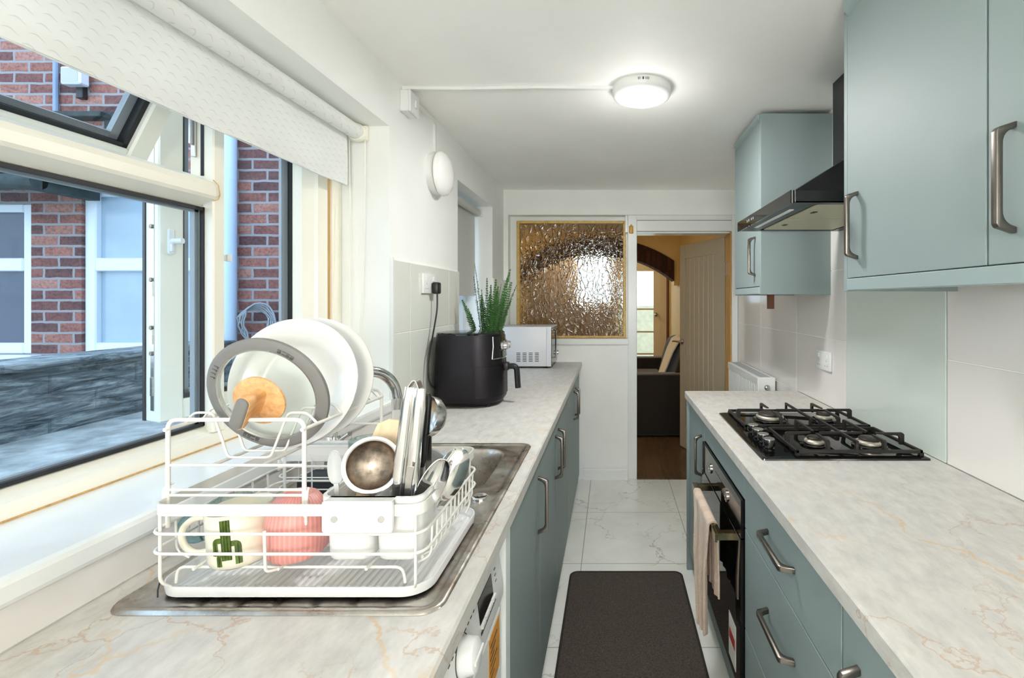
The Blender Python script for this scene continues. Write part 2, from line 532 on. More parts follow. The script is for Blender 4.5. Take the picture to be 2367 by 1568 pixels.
M = {}
def setup_materials():
    M['wall'] = wall_paint('white_wall_paint', (245, 246, 243))
    M['ceiling'] = wall_paint('ceiling_paint', (249, 248, 244))
    M['worktop'] = marble_worktop()
    M['floor'] = floor_tiles()
    M['sage'] = simple('sage_green_cabinet_laminate', (139, 153, 153), 0.55, bump=0.05, bscale=500, bdist=0.0005)
    M['sage_edge'] = simple('sage_cabinet_edging', (150, 166, 167), 0.45)
    M['carcass'] = simple('pale_cabinet_carcass', (222, 226, 226), 0.5)
    M['nickel'] = brushed('brushed_nickel_handle', (126, 120, 113), 0.3, (1, 1, 1), 0.0)
    M['chrome'] = simple('polished_chrome', (222, 222, 222), 0.07, 1.0)
    M['steel'] = brushed('brushed_steel', (205, 202, 198), 0.22)
    M['polished'] = simple('polished_steel_cutlery', (226, 224, 222), 0.10, 1.0)
    M['sink'] = stained_steel()
    M['dirty_steel'] = simple('dull_stained_steel', (172, 158, 144), 0.34, 1.0, vary=0.62, vscale=55)
    M['upvc'] = simple('cream_upvc_window_frame', (240, 236, 222), 0.32, vary=0.03, vscale=6)
    M['upvc_cool'] = simple('white_upvc_outdoor_frame', (226, 232, 238), 0.35)
    M['gasket'] = simple('black_rubber_gasket', (26, 26, 28), 0.5)
    M['spacer'] = simple('grey_glazing_spacer', (150, 156, 160), 0.4)
    M['pane'] = glass_pane('clear_window_pane', (0.93, 0.97, 1.0), 0.07)
    M['gloss_white'] = simple('white_gloss_paint', (232, 234, 232), 0.22)
    M['tile'] = simple('pale_grey_green_gloss_tile', (222, 225, 218), 0.09)
    M['tile_white'] = simple('off_white_gloss_wall_tile', (226, 222, 218), 0.12)
    M['splash'] = simple('pale_green_glass_splashback', (206, 215, 208), 0.06)
    M['grout'] = simple('pale_grout', (240, 240, 234), 0.7)
    M['fabric'] = blind_fabric()
    M['fabric_plain'] = simple('plain_grey_blind_fabric', (206, 206, 200), 0.8)
    M['white_plastic'] = simple('white_plastic', (228, 228, 227), 0.3)
    M['white_enamel'] = simple('white_coated_wire', (230, 228, 222), 0.3)
    M['china'] = simple('white_china', (230, 229, 225), 0.12, Coat__Weight=0.3)
    M['translucent'] = simple('translucent_white_plastic', (232, 236, 236), 0.35, Transmission__Weight=0.35)
    M['cream_mug'] = simple('cream_stoneware_glaze', (228, 224, 206), 0.2)
    M['pink'] = ribbed('pink_ribbed_stoneware', (226, 160, 152), (214, 146, 139), 40)
    M['cactus'] = simple('green_cactus_print', (92, 116, 40), 0.3, vary=0.5, vscale=120)
    M['cactus_dark'] = simple('dark_green_cactus_print', (48, 66, 22), 0.3)
    M['teal_glass'] = real_glass('teal_tinted_glass', (206, 228, 232))
    M['clear_glass'] = real_glass('clear_drinking_glass', (238, 246, 244))
    M['lid_glass'] = glass_pane('clear_lid_glass', (0.96, 0.98, 0.97), 0.06)
    M['silicone'] = simple('grey_silicone', (122, 120, 118), 0.6)
    M['silicone_dark'] = simple('dark_grey_silicone', (84, 83, 83), 0.6)
    M['beech'] = wood('light_beech_wood', (202, 146, 92), (232, 184, 128), (60, 8, 60), 0.45)
    M['spatula_wood'] = wood('pale_wooden_spatula', (222, 190, 146), (244, 222, 188), (50, 50, 8), 0.6)
    M['pine'] = wood('yellow_pine', (178, 138, 80), (206, 170, 112), (40, 40, 4), 0.5, 'pos')
    M['gold_wood'] = wood('golden_varnished_bead', (190, 150, 76), (224, 190, 116), (30, 30, 30), 0.4, 'pos')
    M['obscure'] = obscure_glass()
    M['black_gloss'] = simple('black_gloss_glass', (10, 10, 10), 0.05)
    M['oven_glass'] = simple('black_oven_glass', (14, 13, 11), 0.04)
    M['black_iron'] = simple('matt_black_cast_iron', (34, 30, 27), 0.5, bump=0.2, bscale=500, bdist=0.0006)
    M['black_satin'] = simple('satin_black_plastic', (24, 24, 25), 0.35)
    M['burner_ring'] = simple('satin_burner_ring', (232, 224, 208), 0.38, 0.8)
    M['burner_cap'] = simple('dark_enamel_burner_cap', (48, 42, 37), 0.45)
    M['airfryer'] = brushed('black_brushed_metal', (54, 52, 55), 0.4, (1, 1, 90), 0.05)
    M['microwave'] = simple('silver_painted_steel', (214, 214, 216), 0.35)
    M['hood_glass'] = simple('dark_bronze_hood_glass', (22, 19, 16), 0.05)
    M['hood_black'] = simple('satin_black_hood_metal', (20, 20, 22), 0.3)
    M['hood_filter'] = simple('aluminium_grease_filter', (206, 200, 172), 0.45, 0.35)
    M['brass'] = simple('dark_brass_reflective_bar', (150, 138, 110), 0.2, 1.0)
    M['led'] = emit('led_diffuser', (255, 255, 250), 1.0)
    M['lamp_dome'] = simple('white_opal_lamp_dome', (244, 242, 240), 0.2)
    M['mat'] = mat_weave()
    M['mat_edge'] = simple('dark_mat_binding', (46, 41, 36), 0.9)
    M['towel'] = towel_mat()
    M['paper'] = simple('white_label_paper', (240, 238, 234), 0.6)
    M['red_ink'] = simple('red_print', (190, 60, 56), 0.6)
    M['orange_label'] = simple('orange_energy_sticker', (226, 156, 62), 0.5, vary=0.25, vscale=60)
    M['ink'] = simple('dark_print', (52, 50, 50), 0.5)
    M['radiator'] = simple('white_radiator_enamel', (240, 240, 236), 0.3)
    M['cottage_door'] = simple('greige_painted_door', (164, 158, 142), 0.5)
    M['groove'] = simple('pale_door_groove', (214, 204, 180), 0.6)
    M['lounge_wall'] = wall_paint('warm_yellow_lounge_paint', (226, 200, 140))
    M['lounge_grey'] = wall_paint('mauve_brown_lounge_paint', (158, 142, 128))
    M['lounge_floor'] = wood_floor()
    M['sofa'] = simple('dark_brown_velvet', (30, 23, 18), 0.9, bump=0.3, bscale=120, bdist=0.004, Sheen__Weight=0.3)
    M['throw'] = simple('cream_fleece_throw', (250, 243, 226), 0.95, bump=0.7, bscale=60, bdist=0.01)
    M['arch_brick'] = brick_wall('dark_red_arch_brick', [(48, 26, 20), (70, 38, 28), (88, 48, 34), (66, 34, 26)], (50, 32, 26), row=0.30, width=.075)
    M['door_cream'] = simple('cream_gloss_door', (228, 214, 180), 0.4)
    M['fern'] = simple('fern_leaf_green', (54, 104, 40), 0.45, vary=0.35, vscale=30)
    M['fern_stem'] = simple('dark_fern_stem', (40, 66, 30), 0.5)
    M['pot'] = simple('grey_ceramic_pot', (180, 178, 172), 0.4)
    M['soil'] = simple('dark_soil', (40, 30, 24), 0.95)
    M['brick'] = brick_wall('red_yard_brick', [(86, 62, 64), (128, 82, 76), (160, 104, 92), (182, 132, 118)], (150, 145, 146), msize=.010)
    M['stone'] = stone_wall()
    M['paving'] = simple('pale_wet_paving', (206, 210, 204), 0.6, vary=0.5, vscale=7)
    M['pipe'] = simple('pale_blue_painted_pipe', (196, 212, 232), 0.4)
    M['pipe_dark'] = simple('blue_grey_pipe', (136, 154, 180), 0.4)
    M['slate'] = simple('mossy_dark_slate', (52, 68, 68), 0.8, vary=0.6, vscale=14)
    M['net_pane'] = simple('curtained_window_pane', (168, 186, 200), 0.15, vary=0.12, vscale=4)
    M['dark_pane'] = simple('dark_window_pane', (60, 72, 92), 0.08)
    M['fence'] = simple('pale_stone_garden_wall', (220, 206, 170), 0.9, vary=0.2)
    M['sponge'] = simple('dark_scouring_sponge', (52, 56, 58), 0.95, bump=0.6, bscale=90, bdist=0.004)
    M['amber'] = simple('amber_plastic', (226, 168, 62), 0.3, Transmission__Weight=0.2)
    M['blue_plastic'] = simple('blue_plastic', (70, 130, 190), 0.4)
    M['copper'] = simple('brown_painted_pipe', (110, 62, 36), 0.5)
setup_materials()
# ================================================================== SETTING
XL, XR, YB, ZC = -0.835, 0.990, 3.66, 2.245     # kitchen walls, back wall, ceiling
CT = 0.91                                        # worktop height

struct('floor', box(B(), XL - .1, -1.5, -.1, XR + .1, YB + .02, 0), M['floor'])
struct('ceiling', box(B(), XL - .3, -1.6, ZC, XR + .1, YB + .16, ZC + .1), M['ceiling'])
bm = B()
XO = -1.115
box(bm, XO, -1.6, -.05, XL, YB + .16, .973)
box(bm, XO, -1.6, 2.045, XL, YB + .16, ZC + .02)
for a, c in ((-1.6, .28), (1.774, 2.563), (3.314, YB + .16)):
    box(bm, XO, a, .973, XL, c, 2.045)
wl = struct('wall_left', bm, M['wall'])
bm = box(B(), XR, -1.6, -.05, XR + .12, YB + .16, ZC + .02)
wr = struct('wall_right', bm, M['wall'])
bm = box(B(), XL, -1.6, -.05, XR, -1.5, ZC + .02)
struct('wall_front', bm, M['wall'])
bm = B()
box(bm, XL, YB, -.05, -.80, YB + .16, ZC)                 # strip left of the glazed opening
box(bm, -.80, YB, 2.0515, XR, YB + .16, ZC)               # above the opening
box(bm, -.80, YB, -.05, .128, YB + .16, 1.045)            # below the glazing
box(bm, .955, YB, -.05, XR, YB + .16, 2.0515)
wb = struct('wall_back', bm, M['wall'])

# wall tiles: left wall between the windows, below the sill, and the corner strip
def tile_run(name, parent, x, xs, ys, zs, mat, gap=.0016):
    b = B()
    for y0, y1 in zip(ys[:-1], ys[1:]):
        for z0, z1 in zip(zs[:-1], zs[1:]):
            box(b, min(x, x + xs), y0 + gap, z0 + gap, max(x, x + xs), y1 - gap, z1 - gap, .0012)
    t = struct(name, b, mat, parent)
    g = box(B(), min(x, x + xs * .7), ys[0], zs[0], max(x, x + xs * .7), ys[-1], zs[-1])
    struct('grout', g, M['grout'], t)
    return t
tile_run('tile_panel', wl, XL, .009, [1.79, 1.94, 2.40, 2.563], [CT, 1.262, 1.545], M['tile'])
tile_run('tile_panel', wl, XL, .009, [-.3, .30, .925, 1.50, 1.774], [CT, .973], M['tile_white'])
tile_run('tile_panel', wl, XL, .009, [2.563, 3.314], [CT, .973], M['tile'])
tile_run('tile_panel', wl, XL, .009, [3.316, YB], [CT, 1.262, 1.545], M['tile'])
b = box(B(), XL - .001, 1.774, CT, XL + .012, 1.79, 1.553, .002)
struct('tile_edging', b, M['gloss_white'], wl)
b = box(B(), XL + .01, YB - .009, CT, -.803, YB, 1.545, .001); box(b, -.803, YB - .012, CT, -.793, YB + .001, 1.553, .001)
struct('corner_tile', b, M['tile'], wb)
# tiles on the right wall
tile_run('tile_panel', wr, XR, -.008, [-.42, .18, .78, 1.380], [CT, 1.215, 1.52], M['tile_white'])
tile_run('tile_panel', wr, XR, -.008, [1.972, 2.498, 3.098, YB], [CT, 1.215, 1.52, 1.82], M['tile_white'])
tile_run('tile_panel', wr, XR, -.008, [2.498, 3.098, YB], [.30, .605, CT], M['tile_white'])

# skirting under the glazed screen
b = prism(B(), [(YB, 0), (YB - .016, 0), (YB - .016, .075), (YB - .010, .082), (YB - .010, .094), (YB - .004, .10), (YB, .10)], 'x', -.215, .128)
struct('baseboard_back', b, M['gloss_white'])

# window sill board of the near window
b = prism(B(), [(-1.03, .973), (-.828, .973), (-.817, .976), (-.814, .983), (-.814, 1.005), (-.817, 1.012), (-.825, 1.015), (-1.03, 1.015)], 'y', .281, 1.773)
struct('trim_1', b, M['gloss_white'])
b = prism(B(), [(-1.03, .973), (-.828, .973), (-.817, .976), (-.814, .983), (-.814, 1.005), (-.817, 1.012), (-.825, 1.015), (-1.03, 1.015)], 'y', 2.564, 3.313)
struct('trim_2', b, M['gloss_white'])
struct('trim_3', box(B(), -.80, YB - .018, 1.045, .135, YB + .10, 1.090, .004, 2), M['gloss_white'])   # ledge under the obscure glass
# door lining: post, head and right jamb
b = B(); box(b, .128, YB - .004, 0, .199, YB + .16, 2.05, .004)
box(b, .110, YB + .02, 1.92, .128, YB + .14, 2.05)
struct('trim_4', b, M['gloss_white'])
b = B(); box(b, .125, YB + .005, 2.012, .952, YB + .155, 2.051, .003); box(b, .199, YB - .002, 1.925, .945, YB + .15, 2.008, .004); box(b, .199, YB + .02, 1.912, .935, YB + .155, 1.924, .002)
struct('trim_5', b, M['gloss_white'])
struct('trim_6', box(B(), .925, YB + .0, 0, .955, YB + .165, 1.925, .003), M['pine'])
struct('trim_7', box(B(), .935, YB - .012, 0, XR - .010, YB + .004, 2.05, .003), M['gloss_white'])
struct('trim_8', box(B(), .199, YB - .01, 0, .925, YB + .03, .006), M['lounge_floor'])     # threshold strip

# ------------------------------------------------------------------ window 1 (near, big)
w1 = structure('window_1', (-1.05, 1.0, 1.015))
FX = -1.023
b = B()
# outer frame: bottom rail with bevel, head, near jamb, far jamb
prism(b, [(-1.09, 1.015), (FX, 1.015), (FX, 1.046), (-1.033, 1.050), (-1.058, 1.064), (-1.09, 1.064)], 'y', .281, 1.70)
prism(b, [(-1.09, 2.044), (FX, 2.044), (FX, 2.010), (-1.058, 1.99), (-1.09, 1.99)], 'y', .281, 1.70)
prism(b, [(-1.09, .281), (FX, .281), (FX, .325), (-1.058, .345), (-1.09, .345)], 'z', 1.015, 2.044)
prism(b, [(-1.09, 1.70), (FX, 1.70), (FX, 1.645), (-1.033, 1.64), (-1.058, 1.612), (-1.09, 1.612)], 'z', 1.015, 2.044)
fr = struct('window_frame', b, M['upvc'], w1)
struct('mullion', prism(B(), [(-1.09, 1.222), (-1.058, 1.222), (-1.024, 1.210), (-1.021, 1.214), (-1.021, 1.243), (-1.024, 1.247), (-1.05, 1.252), (-1.09, 1.252)], 'z', 1.05, 2.03), M['upvc'], w1)
tb = prism(B(), [(-1.09, 1.712), (-1.058, 1.708), (-1.016, 1.690), (-1.010, 1.676), (-1.010, 1.655), (-1.016, 1.648), (-1.058, 1.628), (-1.09, 1.628)], 'y', .33, 1.205)
# mitred nose running on to the mullion
v0 = [tb.verts.new(p) for p in ((-1.022, 1.205, 1.700), (-1.010, 1.205, 1.676), (-1.010, 1.205, 1.655), (-1.022, 1.205, 1.640))]
v1 = tb.verts.new((-1.019, 1.226, 1.664))
for a, c in zip(v0[:-1], v0[1:]): tb.faces.new([a, c, v1])
tr = struct('transom', tb, M['upvc'], w1)
b = tube(B(), [(-1.0155, 1.203, 1.697), (-1.009, 1.211, 1.685), (-1.0185, 1.2275, 1.664), (-1.009, 1.211, 1.648), (-1.0155, 1.203, 1.643)], .0011, 6)
struct('joint_line', b, M['gold_wood'], w1)
b = B()
for z in (1.625, 1.069): box(b, -1.062, .34, z - .004, -1.052, 1.222, z + .004)
for y in (1.219, .349): box(b, -1.062, y - .003, 1.065, -1.052, y + .003, 1.63)
box(b, -1.062, 1.219, 1.712, -1.054, 1.2235, 1.99)
struct('gasket', b, M['gasket'], w1)
b = B(); box(b, -1.078, .352, 1.066, -1.066, .362, 1.628); box(b, -1.078, 1.206, 1.066, -1.066, 1.218, 1.628); box(b, -1.078, .35, 1.066, -1.066, 1.218, 1.076); box(b, -1.078, .35, 1.616, -1.066, 1.218, 1.626)
struct('spacer_bar', b, M['spacer'], w1)
struct('glass_pane', box(B(), -1.066, .34, 1.06, -1.062, 1.224, 1.632), M['pane'], w1)
# stay keep on the mullion
b = box(B(), -1.06, 1.25, 1.498, -1.045, 1.29, 1.512, .002); box(b, -1.05, 1.28, 1.495, -1.040, 1.295, 1.515, .002)
struct('catch', b, M['white_plastic'], w1)
struct('cover_trim', prism(B(), [(-1.06, 1.722), (-1.02, 1.722), (-1.014, 1.726), (-1.012, 1.773), (-1.06, 1.773)], 'z', 1.015, 2.044), M['upvc'], w1)
struct('timber_packer', box(B(), -1.06, 1.700, 1.016, -1.027, 1.722, 2.044), M['pine'], w1)
struct('cill_seal', tube(B(), [(-1.0225, .29, 1.0165), (-1.0225, 1.70, 1.0165)], .0022, 6), M['pine'], w1)

def sash(name, width, z0, z1, parent, Mx, sw=.056, th=.07):
    """casement leaf in local coords: hinge edge on local origin, width along -Y, inner face x=0, thickness to -x"""
    b = B()
    box(b, -th, -width, z0, 0, -width + sw, z1, .004); box(b, -th, -sw, z0, 0, 0, z1, .004)
    box(b, -th, -width + sw, z0, -.002, -sw, z0 + sw, .004); box(b, -th, -width + sw, z1 - sw, -.002, -sw, z1, .004)
    f = B(); add(f, b, Mx)
    s = struct(name, f, M['upvc'], parent)
    def sub(n, bb, m):
        q = B(); add(q, bb, Mx); struct(n, q, m, s)
    g = B()
    box(g, -.03, -width + sw, z0 + sw, -.012, -width + sw + .007, z1 - sw); box(g, -.03, -sw - .006, z0 + sw, -.012, -sw, z1 - sw)
    box(g, -.03, -width + sw, z0 + sw, -.012, -sw, z0 + sw + .012); box(g, -.03, -width + sw, z1 - sw - .012, -.012, -sw, z1 - sw)
    sub('gasket', g, M['gasket'])
    g = B()
    box(g, -.045, -width + sw, z0 + sw, -.032, -width + sw + .026, z1 - sw); box(g, -.045, -sw - .026, z0 + sw, -.032, -sw, z1 - sw)
    box(g, -.045, -width + sw, z0 + sw, -.032, -sw, z0 + sw + .022)
    sub('spacer_bar', g, M['spacer'])
    sub('glass_pane', box(B(), -.034, -width + sw - .004, z0 + sw - .004, -.030, -sw + .004, z1 - sw + .004), M['pane'])
    return s, sub
MC = T(-1.058, 1.662, 0) @ rot('Z', -22)
s1, sub = sash('casement', .425, 1.058, 1.990, w1, MC)
# locking gear in the free edge: groove, espagnolette and cams
g = box(B(), -.036, -.4265, 1.09, -.020, -.424, 1.97)
for z in (1.40, 1.27, 1.13): box(g, -.034, -.4285, z, -.024, -.425, z + .05)
sub('locking_strip', g, M['steel'])
g = B()
for z in (1.59, 1.445, 1.315, 1.245): cyl(g, (-.028, -.431, z), (-.028, -.424, z), .006, 12)
sub('locking_cam', g, M['dirty_steel'])
sub('outer_seal', box(B(), -.072, -.428, 1.06, -.060, -.423, 1.985), M['gasket'])
g = box(B(), 0, -.408, 1.515, .008, -.392, 1.585, .003); box(g, .006, -.404, 1.522, .014, -.396, 1.545, .002); cyl(g, (.004, -.398, 1.551), (.028, -.385, 1.553), .008, 14)
sub('window_handle', g, M['white_plastic'])
# top-hung fanlight, pushed outwards at its foot
VH = 1.995; tilt = 27
MV = T(-1.055, 0, VH) @ rot('Y', tilt)
b = B(); zb = -.318; y0, y1 = .345, 1.205; sw = .05; th = .06
for q in ((y0, y0 + sw), (y1 - sw, y1)): box(b, -th, q[0], zb, 0, q[1], 0, .004)
box(b, -th, y0 + sw, zb, -.002, y1 - sw, zb + sw, .004); box(b, -th, y0 + sw, -sw, -.002, y1 - sw, 0, .004)
f = add(B(), b, MV); vs = struct('fanlight', f, M['upvc'], w1)
g = B(); box(g, -.03, y0 + sw, zb + sw, -.012, y1 - sw, zb + sw + .010); box(g, -.03, y1 - sw - .012, zb + sw, -.012, y1 - sw, -sw)
struct('gasket', add(B(), g, MV), M['gasket'], vs)
g = B(); box(g, -.045, y1 - sw - .03, zb + sw, -.032, y1 - sw, -sw); box(g, -.045, y0 + sw, zb + sw, -.032, y1 - sw, zb + sw + .024)
struct('spacer_bar', add(B(), g, MV), M['spacer'], vs)
struct('glass_pane', add(B(), box(B(), -.036, y0 + sw - .004, zb + sw - .004, -.032, y1 - sw + .004, -sw + .004), MV), M['pane'], vs)
g = box(B(), -1.083, 1.214, 1.76, -1.072, 1.2185, 1.93, .001); box(g, -1.0835, 1.206, 1.79, -1.0755, 1.214, 1.90, .002)
struct('friction_stay', g, M['steel'], w1)

# ------------------------------------------------------------------ window 2 (far)
w2 = structure('window_2', (-1.05, 2.94, 1.015))
b = B()
prism(b, [(-1.09, 1.015), (FX, 1.015), (FX, 1.05), (-1.058, 1.068), (-1.09, 1.068)], 'y', 2.564, 3.313)
prism(b, [(-1.09, 2.045), (FX, 2.045), (FX, 2.0), (-1.058, 1.985), (-1.09, 1.985)], 'y', 2.564, 3.313)
prism(b, [(-1.09, 2.564), (FX, 2.564), (FX, 2.61), (-1.058, 2.63), (-1.09, 2.63)], 'z', 1.015, 2.045)
prism(b, [(-1.09, 3.313), (FX, 3.313), (FX, 3.25), (-1.058, 3.23), (-1.09, 3.23)], 'z', 1.015, 2.045)
struct('window_frame', b, M['upvc_cool'], w2)
struct('glass_pane', box(B(), -1.066, 2.62, 1.06, -1.062, 3.24, 1.99), M['pane'], w2)
struct('gasket', box(B(), -1.061, 3.225, 1.066, -1.053, 3.232, 1.986), M['gasket'], w2)

# ------------------------------------------------------------------ window 3 (obscure glazed screen into the lounge)
w3 = structure('window_3', (-.33, YB + .11, 1.09))
b = B()
for q in ((-.80, 1.09, -.752, 2.051), (.110, 1.09, .128, 1.92), (-.752, 2.018, .128, 2.051)):
    box(b, q[0], YB + .085, q[1], q[2], YB + .16, q[3])
struct('window_frame', b, M['gloss_white'], w3)
b = B()
for q in ((-.752, 1.091, -.728, 2.020), (.094, 1.091, .118, 2.020), (-.728, 1.998, .094, 2.020), (-.728, 1.091, .094, 1.105)):
    box(b, q[0], YB + .078, q[1], q[2], YB + .12, q[3], .003)
struct('glazing_bead', b, M['gold_wood'], w3)
struct('glass_pane', box(B(), -.730, YB + .108, 1.10, .098, YB + .113, 2.003), M['obscure'], w3)

# ================================================================== LOUNGE BEYOND THE DOOR
LY0 = YB + .16
struct('floor_lounge', box(B(), -2.6, YB + .02, -.1, 1.0, 7.9, 0.001), M['lounge_floor'])
struct('ceiling_lounge', box(B(), -2.6, LY0, 2.35, 1.02, 7.95, 2.45), M['ceiling'])
struct('wall_lounge_right', box(B(), .96, LY0, -.05, 1.06, 7.95, 2.4), M['lounge_wall'])
b = box(B(), -2.7, LY0, -.05, -2.6, 7.95, 2.4)
struct('wall_lounge_left', b, M['lounge_grey'])
b = box(B(), -2.6, LY0, -.05, XO, LY0 + .06, 2.4); box(b, XO, LY0, 2.2, .96, LY0 + .05, 2.4)
struct('wall_lounge_near', b, M['lounge_wall'])
b = B(); box(b, -2.6, 7.84, -.05, -.60, 7.95, 2.4); box(b, -.60, 7.84, -.05, .02, 7.95, 1.30); box(b, -.60, 7.84, 2.16, .02, 7.95, 2.4); box(b, .02, 7.84, -.05, .10, 7.95, 2.4); box(b, .92, 7.84, -.05, .96, 7.95, 2.4); box(b, .10, 7.84, 2.06, .92, 7.95, 2.4)
struct('wall_lounge_far', b, M['lounge_grey'])
# wall carrying the brick arch
AY = 6.62; ac, az, R0, R1 = -.2, .321, 1.95, 1.722
def arc(R, x): return az + math.sqrt(max(0, R * R - (x - ac) ** 2))
poly = [(-2.6, 2.36), (.96, 2.36), (.96, 1.60), (.885, 1.60)] + [(x, arc(R0 - .02, x)) for x in [.885 - i * .0723 for i in range(0, 31)]] + [(-1.285, 0.0), (-2.6, 0.0)]
struct('wall_lounge_arch', prism(B(), poly, 'y', AY + .03, AY + .28), M['lounge_wall'])
b = B(); xs = [.885 - i * .0543 for i in range(0, 41)]
outer = [(x, arc(R0, x)) for x in xs]; inner = [(x, arc(R1, x)) for x in xs if (x - ac) ** 2 < R1 * R1]
prism(b, outer + inner[::-1], 'y', AY, AY + .30)
struct('trim_9', b, M['arch_brick'])
# far glazed door
d2 = structure('door_2', (.50, 7.82, 0))
b = B(); zs = [0.20, .50, .865, 1.24, 1.87]
box(b, .14, 7.80, 0.0, .22, 7.84, 2.03); box(b, .70, 7.80, 0.0, .80, 7.84, 2.03); box(b, .22, 7.80, 1.87, .70, 7.84, 2.03); box(b, .22, 7.80, 0, .70, 7.84, .20)
for z in zs[1:-1]: box(b, .22, 7.802, z - .014, .70, 7.838, z + .014)
struct('door_leaf', b, M['door_cream'], d2)
struct('glass_pane', box(B(), .22, 7.818, .2, .70, 7.822, 1.87), M['pane'], d2)
struct('door_knob', lathe(B(), [(0, -.06), (.028, -.056), (.034, -.04), (.028, -.022), (.012, -.014), (.02, 0)], 20, T(.735, 7.80, 1.15) @ rot('X', -90)), M['brass'], d2)
b = B(); box(b, .08, 7.79, 0, .14, 7.85, 2.10); box(b, .80, 7.79, 0, .92, 7.85, 2.10); box(b, .14, 7.79, 2.03, .80, 7.85, 2.10)
struct('door_frame', b, M['door_cream'], d2)
struct('trim_10', cyl(B(), (.91, 7.62, 0), (.91, 7.62, 1.95), .022, 12), M['copper'])
w4 = structure('added_light_window', (-.29, 7.88, 1.30))  # added opening to the sky, brightens the right of the obscure glass
b = B()
for q in ((-.60, 1.30, -.55, 2.16), (-.03, 1.30, .02, 2.16), (-.55, 1.30, -.03, 1.35), (-.55, 2.11, -.03, 2.16), (-.31, 1.35, -.27, 2.11)): box(b, q[0], 7.86, q[1], q[2], 7.92, q[3])
struct('window_frame', b, M['door_cream'], w4)
struct('glass_pane', box(B(), -.56, 7.888, 1.34, -.02, 7.892, 2.12), M['pane'], w4)
# cottage door into the lounge, standing open
d1 = structure('door_1', (.918, YB + .165, 0))
L, DT, DZ = .71, .04, 1.905
b = B(); st = .095
box(b, -L, 0, .008, -L + st, DT, DZ, .002); box(b, -st, 0, .008, 0, DT, DZ, .002)
box(b, -L + st, 0, DZ - .13, -st, DT, DZ, .002); box(b, -L + st, 0, .008, -st, DT, .22, .002)
n = 7; pw = (L - 2 * st) / n
for i in range(n):
    x = -L + st + i * pw
    box(b, x + .003, .006, .21, x + pw - .003, DT - .006, DZ - .125, .003)
MD = T(.918, YB + .165, 0) @ rot("Z", -68)
leaf = struct('door_leaf', add(B(), b, MD), M['cottage_door'], d1)
struct('groove', add(B(), box(B(), -L + st - .002, .010, .21, -st + .002, DT - .010, DZ - .125), MD), M['groove'], leaf)
h = B(); lathe(h, [(0, 0), (.026, 0), (.026, .008), (.010, .012), (.010, .05), (0, .05)], 20, T(-L + .05, 0, 1.0) @ rot('X', 90))
tube(h, rounded([(-L + .05, -.045, 1.0), (-L + .05, -.05, 1.0), (-L - .035, -.052, 1.0), (-L - .055, -.046, .995)], .01), .008, 10)
struct('door_handle', add(B(), h, MD), M['steel'], leaf)
for z in (1.64, .30):
    h = B(); box(h, .920, YB + .108, z - .05, .9262, YB + .160, z + .05, .001); cyl(h, (.924, YB + .166, z - .05), (.924, YB + .166, z + .05), .006, 10)
    struct('hinge', h, M['steel'], d1)
# ================================================================== KITCHEN UNITS
def bow_handle(parent, pos, side, vertical=True, Lh=.186, label=None):
    """bow handle; pos = centre on the door face; side +1 projects to +X, -1 to -X"""
    p = .034; h = Lh / 2
    out = [(0, h), (p - .004, h - .010), (p, h - .016), (p, -(h - .016)), (p - .004, -(h - .010)), (0, -h), (0, -h + .011)]
    for k in range(6):                                    # generous inner fillet
        t = k / 5; a, c, d = Vector((.006, -h + .013)), Vector((p - .010, -h + .019)), Vector((p - .011, -h + .040))
        q = a * (1 - t) ** 2 + c * 2 * t * (1 - t) + d * t * t; out.append((q.x, q.y))
    n0 = len(out) - 6
    out += [(x, -y) for x, y in out[n0:][::-1]] + [(0, h - .011)]
    b = prism(B(), out, 'y', -.0065, .0065, .0018)
    Mx = T(*pos) @ (rot('Z', 180) if side < 0 else Matrix.Identity(4)) @ (Matrix.Identity(4) if vertical else rot('X', 90))
    return obj('handle', add(B(), b, Mx), M['nickel'], parent, 40)

# ---------------- worktops
b = prism(B(), [(XL, .872), (-.232, .872), (-.228, .876), (-.228, .906), (-.232, .910), (XL, .910)], 'y', -1.45, YB)
# cut the sink opening out of the left worktop by building it as four pieces around the hole
b.free(); b = B()
prof = [(-.262, .872), (-.232, .872), (-.228, .876), (-.228, .906), (-.232, .910), (-.262, .910)]
prism(b, prof, 'y', -1.45, YB)
SX0, SX1, SY0, SY1 = -.782, -.262, .716, 1.571
box(b, XL, -1.45, .872, -.262, SY0 + .02, .910); box(b, XL, SY1 - .02, .872, -.262, YB, .910); box(b, XL, SY0 + .02, .872, SX0 + .02, SY1 - .02, .910)
box(b, SX1 - .02, SY0 + .02, .872, -.262, SY1 - .02, .910)
bmesh.ops.remove_doubles(b, verts=b.verts[:], dist=1e-5)
tag(obj('worktop', b, M['worktop'], smooth=30), 'long marble-effect worktop with the sink, under the window on the left', 'worktop')
b = prism(B(), [(XR - .009, .872), (.392, .872), (.388, .876), (.388, .906), (.392, .910), (XR - .009, .910)], 'y', -1.45, 2.49)
tag(obj('worktop', b, M['worktop'], smooth=30), 'marble-effect worktop with the gas hob, on the right', 'worktop')

